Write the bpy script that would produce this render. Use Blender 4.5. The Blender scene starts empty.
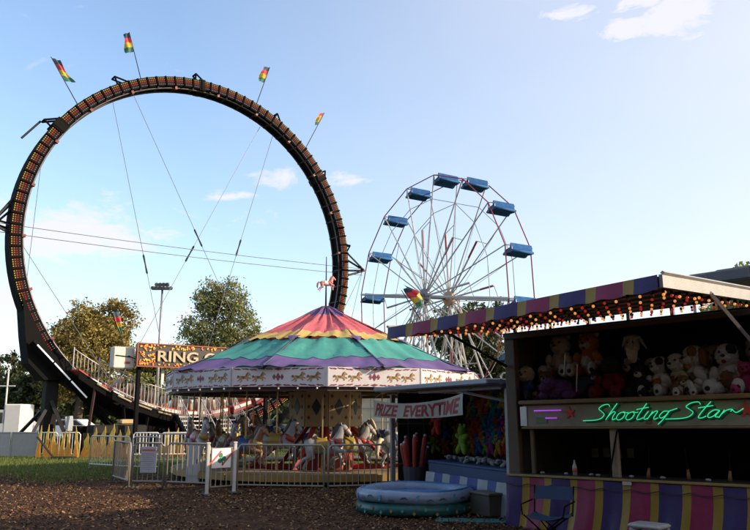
import bpy, math, random
import numpy as np
from mathutils import Vector, Matrix, Euler

random.seed(7)
PI = math.pi
SC = bpy.context.scene
COL = SC.collection
R = math.radians

# ------------------------------------------------------------------ camera
EYE = 1.70
FPX, HORIZON = 760.0, 415.0
cd = bpy.data.cameras.new('camera')
cam = bpy.data.objects.new('camera', cd)
COL.objects.link(cam)
cd.sensor_width = 36.0
cd.lens = 36.0 * FPX / 750.0
cd.clip_start = 0.1
cd.clip_end = 3000.0
cam.location = (0, 0, EYE)
cam.rotation_euler = (PI / 2 + math.atan((HORIZON - 265.0) / FPX), 0, 0)
SC.camera = cam

# ------------------------------------------------------------------ sky and sun
SUN_EL = R(22)
SUN_AZ = R(98)           # clockwise from +Y: from the right, a little behind the camera
w = bpy.data.worlds.new('World')
SC.world = w
w.use_nodes = True
nt = w.node_tree
nt.nodes.clear()


def N(tree, kind, **kw):
    n = tree.nodes.new(kind)
    for k, v in kw.items():
        setattr(n, k, v)
    return n


def math_node(tree, op, a, b=None, c=None, clamp=False):
    n = tree.nodes.new('ShaderNodeMath')
    n.operation = op
    n.use_clamp = clamp
    for i, v in enumerate((a, b, c)):
        if v is None:
            continue
        if isinstance(v, (int, float)):
            n.inputs[i].default_value = v
        else:
            tree.links.new(v, n.inputs[i])
    return n.outputs[0]


SKY_STRENGTH = 0.15
sky = N(nt, 'ShaderNodeTexSky', sky_type='NISHITA', sun_disc=False)
sky.sun_elevation = SUN_EL
sky.sun_rotation = SUN_AZ
sky.altitude = 50
sky.air_density = 1.0
sky.dust_density = 1.8
sky.ozone_density = 1.6
tc = N(nt, 'ShaderNodeTexCoord')
sep = N(nt, 'ShaderNodeSeparateXYZ')
nt.links.new(tc.outputs['Generated'], sep.inputs[0])
dx, dy, dz = sep.outputs
az = math_node(nt, 'ARCTAN2', dx, dy)
el = math_node(nt, 'ARCSINE', dz)
comb = N(nt, 'ShaderNodeCombineXYZ')
nt.links.new(math_node(nt, 'MULTIPLY', az, 1.0), comb.inputs[0])
nt.links.new(math_node(nt, 'MULTIPLY', el, 2.4), comb.inputs[1])
cn = N(nt, 'ShaderNodeTexNoise')
cn.inputs['Scale'].default_value = 13.0
cn.inputs['Detail'].default_value = 11.0
cn.inputs['Roughness'].default_value = 0.70
cn.inputs['Distortion'].default_value = 0.6
nt.links.new(comb.outputs[0], cn.inputs['Vector'])
# the cloud banks: azimuth, elevation, half widths (degrees), density
BANKS = [(-22, 12.6, 6.5, 2.2, .70), (-27, 7.5, 6.5, 2.0, .62), (-14.5, 6.8, 5.0, 1.7, .55),
         (-8.3, 17.5, 2.2, 1.0, .54), (-2.2, 17.7, 2.0, 1.0, .50), (-11.5, 16.0, 3.2, .7, .44), (-3.5, 6.5, 4.5, 2.2, .58), (-15.5, 12.8, 2.5, .8, .46),
         (15.6, 28.5, 3.2, 1.0, .62), (19.4, 27.0, 2.2, 1.1, .66), (23.6, 27.4, 3.6, 1.9, .74), (21.0, 28.8, 2.8, 1.4, .62),
         (3, 9, 9, 3.0, .20), (20.5, 15.5, 5.0, 1.4, .33), (25, 9.5, 7, 2.4, .30), (-12.0, 14.5, 6.0, 1.0, .27),
         (60, 14, 20, 4, .35), (-60, 12, 18, 4, .4), (110, 11, 24, 4, .35), (-120, 16, 25, 5, .4), (180, 12, 20, 4, .4)]
tot = None
for a, e, sa, se, am in BANKS:
    q = math_node(nt, 'ADD',
                  math_node(nt, 'POWER', math_node(nt, 'DIVIDE', math_node(nt, 'SUBTRACT', az, R(a)), R(sa)), 2.0),
                  math_node(nt, 'POWER', math_node(nt, 'DIVIDE', math_node(nt, 'SUBTRACT', el, R(e)), R(se)), 2.0))
    g = math_node(nt, 'MULTIPLY', math_node(nt, 'EXPONENT', math_node(nt, 'MULTIPLY', q, -1.0)), am)
    tot = g if tot is None else math_node(nt, 'MAXIMUM', tot, g)
dens = math_node(nt, 'ADD', math_node(nt, 'MULTIPLY_ADD', cn.outputs['Fac'], 1.7, -.35), tot)
mr = N(nt, 'ShaderNodeMapRange', interpolation_type='SMOOTHSTEP')
mr.inputs['From Min'].default_value = 0.68
mr.inputs['From Max'].default_value = 1.14
nt.links.new(dens, mr.inputs['Value'])
cfac = math_node(nt, 'MULTIPLY', mr.outputs[0], 0.92)
# thin high haze veil, denser towards the sun
sx = math_node(nt, 'MULTIPLY_ADD', math_node(nt, 'SINE', math_node(nt, 'SUBTRACT', az, R(12))), 1.0, .48, clamp=True)
vn = N(nt, 'ShaderNodeTexNoise')
vn.inputs['Scale'].default_value = 2.2
vn.inputs['Detail'].default_value = 4
nt.links.new(comb.outputs[0], vn.inputs['Vector'])
low = math_node(nt, 'MULTIPLY', math_node(nt, 'EXPONENT', math_node(nt, 'MULTIPLY', math_node(nt, 'MAXIMUM', el, 0.0), -9.0)), .72)
veil = math_node(nt, 'MULTIPLY', math_node(nt, 'MAXIMUM', sx, low), math_node(nt, 'MULTIPLY_ADD', vn.outputs['Fac'], .6, .55), clamp=True)
cfac = math_node(nt, 'MAXIMUM', cfac, veil)
up = N(nt, 'ShaderNodeVectorMath', operation='SCALE')
nt.links.new(sky.outputs[0], up.inputs[0])
up.inputs['Scale'].default_value = SKY_STRENGTH
cmix = N(nt, 'ShaderNodeMix', data_type='RGBA')
cmix.inputs['B'].default_value = (0.435, 0.430, 0.458, 1)
nt.links.new(cfac, cmix.inputs['Factor'])
nt.links.new(up.outputs[0], cmix.inputs['A'])
bg = N(nt, 'ShaderNodeBackground')
bg.inputs['Strength'].default_value = 1.0
nt.links.new(cmix.outputs['Result'], bg.inputs['Color'])
wo = N(nt, 'ShaderNodeOutputWorld')
nt.links.new(bg.outputs[0], wo.inputs['Surface'])

sd = bpy.data.lights.new('sun', 'SUN')
sd.energy = 3.2
sd.angle = R(0.6)
sd.color = (1.0, 0.82, 0.60)
sun = bpy.data.objects.new('sun', sd)
COL.objects.link(sun)
sv = Vector((math.sin(SUN_AZ) * math.cos(SUN_EL), math.cos(SUN_AZ) * math.cos(SUN_EL), math.sin(SUN_EL)))
sun.rotation_euler = sv.to_track_quat('Z', 'Y').to_euler()
sun.location = (40, -20, 30)

vs = SC.view_settings
vs.view_transform = 'Standard'
vs.look = 'None'
vs.exposure = 1.15
vs.gamma = 1.0
vs.use_curve_mapping = False

# ------------------------------------------------------------------ materials
MATS = {}


def mat(name, rgb, rough=.6, metal=0., var=.18, scale=6., bump=.15, rnd=.12, emit=None, estr=1., trans=0., spec=.4, fine=60.):
    """procedural paint / cloth / metal: mottled colour, a little random shift for each object, fine relief"""
    if name in MATS:
        return MATS[name]
    m = bpy.data.materials.new(name)
    m.use_nodes = True
    t = m.node_tree
    b = t.nodes['Principled BSDF']
    co = N(t, 'ShaderNodeTexCoord')
    n1 = N(t, 'ShaderNodeTexNoise')
    n1.inputs['Scale'].default_value = scale
    n1.inputs['Detail'].default_value = 5
    n1.inputs['Roughness'].default_value = .62
    t.links.new(co.outputs['Object'], n1.inputs['Vector'])
    oi = N(t, 'ShaderNodeObjectInfo')
    v = math_node(t, 'MULTIPLY_ADD', n1.outputs['Fac'], var * 2.6, 1 - var * 1.3)
    v2 = math_node(t, 'MULTIPLY_ADD', oi.outputs['Random'], rnd * 2, 1 - rnd)
    sc = N(t, 'ShaderNodeVectorMath', operation='SCALE')
    sc.inputs[0].default_value = rgb
    t.links.new(math_node(t, 'MULTIPLY', v, v2), sc.inputs['Scale'])
    t.links.new(sc.outputs[0], b.inputs['Base Color'])
    b.inputs['Roughness'].default_value = rough
    b.inputs['Metallic'].default_value = metal
    b.inputs['Specular IOR Level'].default_value = spec
    t.links.new(math_node(t, 'MULTIPLY_ADD', n1.outputs['Fac'], .3, rough - .15, clamp=True), b.inputs['Roughness'])
    if bump > 0:
        n2 = N(t, 'ShaderNodeTexNoise')
        n2.inputs['Scale'].default_value = fine
        n2.inputs['Detail'].default_value = 3
        t.links.new(co.outputs['Object'], n2.inputs['Vector'])
        bp = N(t, 'ShaderNodeBump')
        bp.inputs['Strength'].default_value = bump
        bp.inputs['Distance'].default_value = .02
        t.links.new(n2.outputs['Fac'], bp.inputs['Height'])
        t.links.new(bp.outputs[0], b.inputs['Normal'])
    if emit:
        b.inputs['Emission Color'].default_value = (*emit, 1)
        b.inputs['Emission Strength'].default_value = estr * .5
    if trans > 0:
        tr = N(t, 'ShaderNodeBsdfTranslucent')
        t.links.new(sc.outputs[0], tr.inputs['Color'])
        mx = N(t, 'ShaderNodeMixShader')
        mx.inputs[0].default_value = trans
        out = t.nodes['Material Output']
        t.links.new(b.outputs[0], mx.inputs[1])
        t.links.new(tr.outputs[0], mx.inputs[2])
        t.links.new(mx.outputs[0], out.inputs['Surface'])
    MATS[name] = m
    return m


BLACK = mat('black_paint', (.008, .0075, .008), .9, spec=.06)
DARK = mat('dark_grey_steel', (.028, .026, .025), .6, .2, spec=.25)
RUBBER = mat('rubber', (.02, .02, .02), .85)
WHITE = mat('white_paint', (.72, .71, .68), .45, var=.1)
DIRTYW = mat('dirty_white_paint', (.52, .50, .46), .5, var=.22)
GALV = mat('galvanised_steel', (.42, .42, .41), .42, .75, var=.15)
FENCE = mat('fence_enamel', (.29, .265, .225), .5, .1, var=.15)
ALU = mat('aluminium', (.55, .55, .56), .38, .8, var=.1)
RED = mat('red_paint', (.50, .03, .02), .42, var=.2)
REDW = mat('red_white_paint', (.45, .06, .05), .5)
WOOD = mat('varnished_wood', (.30, .19, .09), .55, var=.3, scale=9)
WOOD_D = mat('old_board', (.20, .13, .07), .6, var=.3, scale=9)
CABLE = mat('wire_rope', (.22, .22, .23), .45, .6)
GLASS = mat('window_glass', (.02, .025, .03), .08, 0, var=.1, bump=0, spec=.8)
B_ORANGE = mat('bulb_orange', (0.245, 0.077, 0.017), .3, emit=(1., .38, .09), estr=.72, var=.05, bump=0)
B_RED = mat('bulb_red', (0.175, 0.010, 0.010), .3, emit=(1., .07, .04), estr=.48, var=.05, bump=0)
B_YELLOW = mat('bulb_yellow', (0.245, 0.175, 0.028), .3, emit=(1., .68, .10), estr=.55, var=.05, bump=0)
B_WHITE = mat('bulb_white', (0.210, 0.210, 0.238), .3, emit=(.75, .8, 1.), estr=.35, var=.05, bump=0)
B_RORANGE = mat('bulb_red_orange', (0.210, 0.035, 0.010), .3, emit=(1., .20, .05), estr=.66, var=.05, bump=0)

# ------------------------------------------------------------------ mesh builder
class MB:
    def __init__(self):
        self.V = []; self.F = []; self.M = []; self.mi = 0

    def add(self, vs, fs):
        o = len(self.V)
        self.V.extend([tuple(v) for v in vs])
        for f in fs:
            self.F.append(tuple(i + o for i in f)); self.M.append(self.mi)
        return self

    def m(self, i):
        self.mi = i
        return self

    def box(self, c, s, rot=None):
        x, y, z = s[0] / 2, s[1] / 2, s[2] / 2
        vs = [Vector(v) for v in ((-x, -y, -z), (x, -y, -z), (x, y, -z), (-x, y, -z), (-x, -y, z), (x, -y, z), (x, y, z), (-x, y, z))]
        if rot is not None:
            mt = rot if isinstance(rot, Matrix) else Euler(rot).to_matrix()
            vs = [mt @ v for v in vs]
        c = Vector(c)
        return self.add([v + c for v in vs], [(3, 2, 1, 0), (4, 5, 6, 7), (0, 1, 5, 4), (1, 2, 6, 5), (2, 3, 7, 6), (3, 0, 4, 7)])

    def bevbox(self, c, s, b=.02, rot=None):
        """box with chamfered vertical and top edges"""
        x, y, z = s[0] / 2, s[1] / 2, s[2] / 2
        def ring(dx, dy, zz):
            return [(-dx + b, -dy, zz), (dx - b, -dy, zz), (dx, -dy + b, zz), (dx, dy - b, zz), (dx - b, dy, zz), (-dx + b, dy, zz), (-dx, dy - b, zz), (-dx, -dy + b, zz)]
        vs = ring(x - b, y - b, -z) + ring(x, y, -z + b) + ring(x, y, z - b) + ring(x - b, y - b, z)
        fs = [tuple(range(7, -1, -1)), tuple(range(24, 32))]
        for k in range(3):
            for i in range(8):
                j = (i + 1) % 8
                fs.append((k * 8 + i, k * 8 + j, k * 8 + 8 + j, k * 8 + 8 + i))
        vs = [Vector(v) for v in vs]
        if rot is not None:
            mt = rot if isinstance(rot, Matrix) else Euler(rot).to_matrix()
            vs = [mt @ v for v in vs]
        c = Vector(c)
        return self.add([v + c for v in vs], fs)

    def loft(self, pts, rad, n=8, cap=True, up=None):
        pts = [Vector(p) for p in pts]
        if not isinstance(rad, (list, tuple)):
            rad = [rad] * len(pts)
        o = len(self.V)
        fr = None
        for i, p in enumerate(pts):
            a = pts[max(i - 1, 0)]; b = pts[min(i + 1, len(pts) - 1)]
            d = (b - a)
            d = d.normalized() if d.length > 1e-9 else Vector((0, 0, 1))
            if fr is None:
                u = Vector(up) if up else (Vector((0, 0, 1)) if abs(d.z) < .9 else Vector((1, 0, 0)))
                fr = (u - d * u.dot(d)).normalized()
            else:
                fr = (fr - d * fr.dot(d)).normalized()
            s = d.cross(fr)
            r = rad[i]
            ra, rb = r if isinstance(r, (list, tuple)) else (r, r)
            for k in range(n):
                t = 2 * PI * k / n
                self.V.append(tuple(p + fr * (ra * math.cos(t)) + s * (rb * math.sin(t))))
        for i in range(len(pts) - 1):
            for k in range(n):
                j = (k + 1) % n
                self.F.append((o + i * n + k, o + i * n + j, o + (i + 1) * n + j, o + (i + 1) * n + k)); self.M.append(self.mi)
        if cap:
            self.F.append(tuple(o + k for k in reversed(range(n)))); self.M.append(self.mi)
            e = o + (len(pts) - 1) * n
            self.F.append(tuple(e + k for k in range(n))); self.M.append(self.mi)
        return self

    def tube(self, a, b, r, n=6):
        return self.loft([a, b], r, n)

    def bar(self, a, b, wd, th):
        """rectangular bar from a to b; th along the vertical-ish normal"""
        return self.loft([a, b], [(th * .7071, wd * .7071)] * 2, 4)

    def ell(self, c, r, n=10, m=6, lump=0., seed=0):
        rr = random.Random(seed)
        o = len(self.V)
        c = Vector(c)
        if not isinstance(r, (list, tuple)):
            r = (r, r, r)
        vs = [(0, 0, -1)]
        for j in range(1, m):
            ph = -PI / 2 + PI * j / m
            for k in range(n):
                t = 2 * PI * k / n
                q = 1 + lump * rr.uniform(-1, 1)
                vs.append((math.cos(ph) * math.cos(t) * q, math.cos(ph) * math.sin(t) * q, math.sin(ph) * q))
        vs.append((0, 0, 1))
        fs = []
        for k in range(n):
            fs.append((0, 1 + (k + 1) % n, 1 + k))
        for j in range(m - 2):
            for k in range(n):
                a = 1 + j * n + k; b = 1 + j * n + (k + 1) % n
                fs.append((a, b, b + n, a + n))
        e = 1 + (m - 2) * n
        for k in range(n):
            fs.append((e + k, e + (k + 1) % n, len(vs) - 1))
        return self.add([(c.x + v[0] * r[0], c.y + v[1] * r[1], c.z + v[2] * r[2]) for v in vs], fs)

    def lathe(self, prof, n=24, c=(0, 0, 0), a0=0., close=False):
        o = len(self.V)
        for r, z in prof:
            for k in range(n):
                t = a0 + 2 * PI * k / n
                self.V.append((c[0] + r * math.cos(t), c[1] + r * math.sin(t), c[2] + z))
        m = len(prof)
        for i in range(m if close else m - 1):
            i2 = (i + 1) % m
            for k in range(n):
                j = (k + 1) % n
                self.F.append((o + i * n + k, o + i * n + j, o + i2 * n + j, o + i2 * n + k)); self.M.append(self.mi)
        return self

    def prism(self, poly, y0, y1, ax='y'):
        """polygon given in (x, z), extruded along y (or in (x, y) along z)"""
        n = len(poly)
        if ax == 'y':
            vs = [(p[0], y0, p[1]) for p in poly] + [(p[0], y1, p[1]) for p in poly]
        elif ax == 'x':
            vs = [(y0, p[0], p[1]) for p in poly] + [(y1, p[0], p[1]) for p in poly]
        else:
            vs = [(p[0], p[1], y0) for p in poly] + [(p[0], p[1], y1) for p in poly]
        fs = [tuple(range(n)), tuple(reversed(range(n, 2 * n)))]
        for i in range(n):
            j = (i + 1) % n
            fs.append((j, i, n + i, n + j))
        return self.add(vs, fs)

    def grid(self, fn, nu, nv, mf=None):
        o = len(self.V)
        for i in range(nu + 1):
            for j in range(nv + 1):
                self.V.append(tuple(fn(i / nu, j / nv)))
        for i in range(nu):
            for j in range(nv):
                a = o + i * (nv + 1) + j
                self.F.append((a, a + nv + 1, a + nv + 2, a + 1))
                self.M.append(mf(i, j) if mf else self.mi)
        return self

    def mesh(self, name, mats, smooth=False):
        me = bpy.data.meshes.new(name)
        me.from_pydata(self.V, [], self.F)
        if not isinstance(mats, (list, tuple)):
            mats = [mats]
        for m in mats:
            me.materials.append(m)
        me.polygons.foreach_set('material_index', self.M)
        if smooth:
            me.polygons.foreach_set('use_smooth', [True] * len(self.F))
        me.update()
        return me

    def build(self, name, mats, parent=None, smooth=False, loc=None, rot=None, fix=False):
        me = self.mesh(name, mats, smooth)
        return put(name, me, parent, loc, rot)


def put(name, me, parent=None, loc=None, rot=None, scale=None):
    o = bpy.data.objects.new(name, me)
    COL.objects.link(o)
    if parent is not None:
        o.parent = parent
    if loc is not None:
        o.location = loc
    if rot is not None:
        o.rotation_euler = rot.to_euler() if isinstance(rot, Matrix) else rot
    if scale is not None:
        o.scale = scale if isinstance(scale, (list, tuple)) else (scale,) * 3
    return o


def tag(o, label, cat, group=None, kind=None):
    if label:
        o['label'] = label
    if cat:
        o['category'] = cat
    if group:
        o['group'] = group
    if kind:
        o['kind'] = kind
    return o


def thing(name, label, cat, loc=(0, 0, 0), rz=0., group=None, rot=None):
    o = bpy.data.objects.new(name, None)
    o.empty_display_size = .2
    COL.objects.link(o)
    o.location = loc
    o.rotation_euler = rot if rot is not None else (0, 0, rz)
    return tag(o, label, cat, group)


def copy_tree(o, parent=None):
    c = o.copy()
    COL.objects.link(c)
    c.parent = parent
    for ch in list(o.children):
        copy_tree(ch, c)
    return c


def text_mesh(s, size, depth, mt, shear=0., bold=0.):
    cu = bpy.data.curves.new('lettering', 'FONT')
    cu.body = s
    cu.size = size
    cu.extrude = depth
    cu.offset = bold
    cu.shear = shear
    cu.resolution_u = 3
    ob = bpy.data.objects.new('lettering', cu)
    COL.objects.link(ob)
    dg = bpy.context.evaluated_depsgraph_get()
    me = bpy.data.meshes.new_from_object(ob.evaluated_get(dg))
    bpy.data.objects.remove(ob)
    me.materials.clear()
    me.materials.append(mt)
    return me


def letters(s, size, depth, mt, shear=0., bold=0., width=1.):
    """one mesh for each letter, with its offset and width factor so that the word is `width` long"""
    def mx(me):
        return max(v.co.x for v in me.vertices)
    full = text_mesh(s, size, depth, mt, shear, bold)
    k = width / mx(full)
    out = []
    for i, ch in enumerate(s):
        if ch == ' ':
            continue
        me = text_mesh(ch, size, depth, mt, shear, bold)
        out.append((ch, me, ((mx(text_mesh(s[:i + 1], size, depth, mt, shear, bold)) - mx(me)) * k, k)))
    return out


def np_mesh(name, V, F, mats, midx=None, smooth=False):
    """V (n,3) array, F (m,k) array"""
    me = bpy.data.meshes.new(name)
    k = F.shape[1]
    me.vertices.add(len(V)); me.vertices.foreach_set('co', V.astype(np.float32).ravel())
    me.loops.add(F.size); me.loops.foreach_set('vertex_index', F.astype(np.int32).ravel())
    me.polygons.add(len(F))
    me.polygons.foreach_set('loop_start', (np.arange(len(F)) * k).astype(np.int32))
    for m in mats:
        me.materials.append(m)
    if midx is not None:
        me.polygons.foreach_set('material_index', midx.astype(np.int32))
    me.update(calc_edges=True)
    me.validate()
    return me


def frame_xz(xa, za):
    """rotation matrix with given x and z axes"""
    x = Vector(xa).normalized(); z = Vector(za).normalized(); y = z.cross(x)
    return Matrix((x, y, z)).transposed()

# ------------------------------------------------------------------ ground
def ground_material():
    m = bpy.data.materials.new('ground_mulch_and_grass')
    m.use_nodes = True
    t = m.node_tree
    b = t.nodes['Principled BSDF']
    co = N(t, 'ShaderNodeTexCoord')
    sp = N(t, 'ShaderNodeSeparateXYZ')
    t.links.new(co.outputs['Object'], sp.inputs[0])

    def noise(scale, detail=5, rough=.6):
        n = N(t, 'ShaderNodeTexNoise')
        n.inputs['Scale'].default_value = scale
        n.inputs['Detail'].default_value = detail
        n.inputs['Roughness'].default_value = rough
        t.links.new(co.outputs['Object'], n.inputs['Vector'])
        return n.outputs['Fac']
    big, mid, fine = noise(.35), noise(2.2), noise(24, 6, .7)
    # grass beyond about 20 m, ragged edge, worn patches
    q = math_node(t, 'ADD', sp.outputs[1], math_node(t, 'MULTIPLY', math_node(t, 'SUBTRACT', big, .5), 9.0))
    q = math_node(t, 'ADD', q, math_node(t, 'MULTIPLY', math_node(t, 'SUBTRACT', mid, .5), 5.0))
    mr = N(t, 'ShaderNodeMapRange', interpolation_type='SMOOTHSTEP')
    mr.inputs['From Min'].default_value = 21.4
    mr.inputs['From Max'].default_value = 25.4
    t.links.new(q, mr.inputs['Value'])

    def ramp(fac, cols):
        r = N(t, 'ShaderNodeValToRGB')
        els = r.color_ramp.elements
        els[0].position, els[0].color = cols[0][0], (*cols[0][1], 1)
        els[1].position, els[1].color = cols[-1][0], (*cols[-1][1], 1)
        for p, c in cols[1:-1]:
            e = els.new(p); e.color = (*c, 1)
        t.links.new(fac, r.inputs[0])
        return r.outputs[0]
    vor = N(t, 'ShaderNodeTexVoronoi')
    vor.inputs['Scale'].default_value = 16
    t.links.new(co.outputs['Object'], vor.inputs['Vector'])
    f1 = math_node(t, 'ADD', math_node(t, 'MULTIPLY', fine, .6), math_node(t, 'MULTIPLY', vor.outputs['Color'], .4))
    f1 = math_node(t, 'ADD', f1, math_node(t, 'MULTIPLY', math_node(t, 'SUBTRACT', mid, .55), .55))
    mulch = ramp(f1, [(.25, (.022, .010, .005)), (.5, (.066, .030, .012)), (.68, (.13, .062, .026)), (.85, (.22, .12, .055))])
    grass = ramp(math_node(t, 'ADD', math_node(t, 'MULTIPLY', fine, .5), math_node(t, 'MULTIPLY', mid, .5)),
                 [(.3, (.035, .050, .012)), (.55, (.085, .105, .024)), (.8, (.15, .14, .045))])
    mx = N(t, 'ShaderNodeMix', data_type='RGBA')
    t.links.new(mr.outputs[0], mx.inputs['Factor'])
    t.links.new(mulch, mx.inputs['A'])
    t.links.new(grass, mx.inputs['B'])
    t.links.new(mx.outputs['Result'], b.inputs['Base Color'])
    b.inputs['Roughness'].default_value = .95
    b.inputs['Specular IOR Level'].default_value = .15
    bp = N(t, 'ShaderNodeBump')
    bp.inputs['Strength'].default_value = .9
    bp.inputs['Distance'].default_value = .05
    t.links.new(f1, bp.inputs['Height'])
    t.links.new(bp.outputs[0], b.inputs['Normal'])
    return m


g = MB()
gx = [-900, -300, -120, -60] + list(np.arange(-36, 30.1, 1.2)) + [60, 120, 300, 900]
gy = [-300, -100, -30, -10] + list(np.arange(-4, 60, 1.2)) + [80, 120, 200, 400, 900, 1600]
rg = random.Random(3)
for y in gy:
    for x in gx:
        near = -36 < x < 30 and 0 < y < 60
        g.V.append((x, y, -rg.uniform(0, .03) if near else -.015))
nx = len(gx)
for j in range(len(gy) - 1):
    for i in range(nx - 1):
        a = j * nx + i
        g.F.append((a, a + 1, a + nx + 1, a + nx)); g.M.append(0)
ground = g.build('ground', ground_material(), smooth=True)
ground['kind'] = 'structure'

# loose bark chips and dry leaves lying on the fairway
rs = np.random.default_rng(5)


def scatter_chips(n):
    dist = 7.5 + 15.5 * rs.random(n) ** .8
    ang = rs.uniform(-.52, .50, n)
    x = dist * np.tan(ang); y = dist
    # trodden, nearly bare patches between drifts of chips
    drift = .5 + .22 * np.sin(x * .9 + y * .5) + .2 * np.sin(x * .37 - y * 1.1 + 1) + .15 * np.sin(x * 2.3 + y * 1.7)
    kp = rs.random(n) < np.clip(drift * 1.25 + .12, .12, 1)
    x, y = x[kp], y[kp]; n = len(x)
    L = rs.uniform(.006, .026, n); W = L * rs.uniform(.25, .7, n)
    th = rs.uniform(0, 2 * PI, n)
    tx = rs.normal(0, .30, n); ty = rs.normal(0, .35, n)
    ux, uy = np.cos(th), np.sin(th)
    z0 = np.maximum(np.abs(tx) * L, np.abs(ty) * W) * .75 + .004 + rs.random(n) * .012
    V = np.zeros((n, 4, 3))
    for k, (a, b) in enumerate(((-1, -1), (1, -1), (1, 1), (-1, 1))):
        V[:, k, 0] = x + a * L * ux - b * W * uy
        V[:, k, 1] = y + a * L * uy + b * W * ux
        V[:, k, 2] = z0 + a * L * tx + b * W * ty
    F = np.arange(n * 4).reshape(n, 4)
    return V.reshape(-1, 3), F, rs.choice(4, n, p=[.42, .3, .2, .08])


V, F, mi = scatter_chips(110000)
cm = [mat('bark_chip_dark', (.056, .024, .010), .9, var=.3), mat('bark_chip', (.13, .057, .022), .9, var=.3),
      mat('bark_chip_pale', (.22, .115, .048), .85, var=.3), mat('dry_leaf', (.32, .22, .10), .8, var=.3)]
o = put('bark_mulch', np_mesh('bark_mulch', V, F, cm, mi))
tag(o, 'loose brown bark chips and dry leaves over the fairway', 'mulch', kind='stuff')


def scatter_grass(n):
    y = 19.2 + 17 * rs.random(n) ** 1.2
    x = y * np.tan(rs.uniform(-.50, .12, n))
    # keep clear of the worn edge
    keep = y + rs.normal(0, 1.1, n) + 1.0 * np.sin(x * 1.3) + .9 * np.sin(x * .57 + 2 + y * .8) + .6 * np.sin(x * 3.1 + y * 2.3) > 23.0
    x, y = x[keep], y[keep]; n = len(x)
    h = rs.uniform(.03, .10, n); wd = rs.uniform(.006, .014, n)
    th = rs.uniform(0, 2 * PI, n); lean = rs.normal(0, .035, (n, 2))
    V = np.zeros((n, 3, 3))
    V[:, 0, 0] = x - wd * np.cos(th); V[:, 0, 1] = y - wd * np.sin(th); V[:, 0, 2] = -.01
    V[:, 1, 0] = x + wd * np.cos(th); V[:, 1, 1] = y + wd * np.sin(th); V[:, 1, 2] = -.01
    V[:, 2, 0] = x + lean[:, 0]; V[:, 2, 1] = y + lean[:, 1]; V[:, 2, 2] = h
    return V.reshape(-1, 3), np.arange(n * 3).reshape(n, 3), rs.choice(3, n, p=[.45, .35, .2])


V, F, mi = scatter_grass(110000)
gm = [mat('grass_dark', (.07, .105, .02), .7, trans=.25), mat('grass_green', (.12, .16, .028), .7, trans=.25),
      mat('grass_dry', (.19, .18, .06), .75, trans=.2)]
o = put('grass', np_mesh('grass', V, F, gm, mi))
tag(o, 'short patchy grass around the rides', 'grass', kind='stuff')

# ------------------------------------------------------------------ trees
def leaf_mat(name, rgb):
    return mat(name, rgb, .65, var=.3, scale=.6, bump=0, trans=.3, rnd=.08)


def tree(name, label, loc, height, lobes, palette, nleaf, leaf, seed, group=None, base=.22, trunk_r=.3, cat='tree', conifer=False):
    """trunk with limbs; crown of leaf faces gathered in clumps on the lobes"""
    rr = np.random.default_rng(seed)
    t = thing(name, label, cat, loc, 0, group)
    mb = MB()
    bark = mat('bark', (.10, .075, .055), .9, var=.35, scale=3)
    tips = []
    top = height * (.95 if conifer else .62)
    mb.loft([(0, 0, -.15), (.03, 0, height * base), (.1, .05, height * .45), (.05, 0, top)],
            [trunk_r * 1.25, trunk_r, trunk_r * .7, trunk_r * .12], 8)
    for i, (cx, cy, cz, rx, ry, rz) in enumerate(lobes):
        z0 = height * rr.uniform(base, .45)
        mb.loft([(0.03, 0, z0), (cx * .45, cy * .45, z0 * .45 + cz * .5), (cx, cy, cz + rz * .3)], [trunk_r * .45, trunk_r * .3, trunk_r * .06], 5)
        for k in range(3):
            d = rr.normal(size=3); d /= np.linalg.norm(d)
            mb.loft([(cx * .5, cy * .5, z0 * .4 + cz * .55), (cx + d[0] * rx * .5, cy + d[1] * ry * .5, cz + d[2] * rz * .5), (cx + d[0] * rx * .9, cy + d[1] * ry * .9, cz + d[2] * rz * .9)],
                    [trunk_r * .2, trunk_r * .1, trunk_r * .03], 4)
    mb.build('trunk', bark, t, smooth=True)
    vol = np.array([l[3] * l[4] * l[5] for l in lobes]) ** .67
    pr = vol / vol.sum()
    ncl = max(40, nleaf // 26)
    li = rr.choice(len(lobes), ncl, p=pr)
    L = np.array(lobes)[li]
    d = rr.normal(size=(ncl, 3)); d /= np.linalg.norm(d, axis=1)[:, None]
    rad = rr.random(ncl) ** .33 * rr.uniform(.82, 1.12, ncl)
    C = L[:, :3] + d * L[:, 3:] * rad[:, None]
    cs = np.mean(np.array(lobes)[:, 3:]) * rr.uniform(.10, .22, ncl)
    ci = rr.integers(0, ncl, nleaf)
    P = C[ci] + rr.normal(size=(nleaf, 3)) * cs[ci][:, None] * np.array([1, 1, .7])
    nrm = rr.normal(size=(nleaf, 3)) + np.array([0, 0, .5])
    nrm /= np.linalg.norm(nrm, axis=1)[:, None]
    a = np.cross(nrm, rr.normal(size=(nleaf, 3))); a /= np.linalg.norm(a, axis=1)[:, None]
    b = np.cross(nrm, a)
    s = leaf * rr.uniform(.55, 1.25, nleaf)[:, None]
    V = np.stack([P - a * s, P - b * s * .55 + nrm * s * .15, P + a * s, P + b * s * .55 + nrm * s * .15], 1).reshape(-1, 3)
    F = np.arange(nleaf * 4).reshape(-1, 4)
    tone = (rr.integers(0, len(palette), ncl)[ci] + (rr.random(nleaf) < .25)) % len(palette)
    put('crown', np_mesh('crown', V, F, palette, tone), t)
    return t


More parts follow.
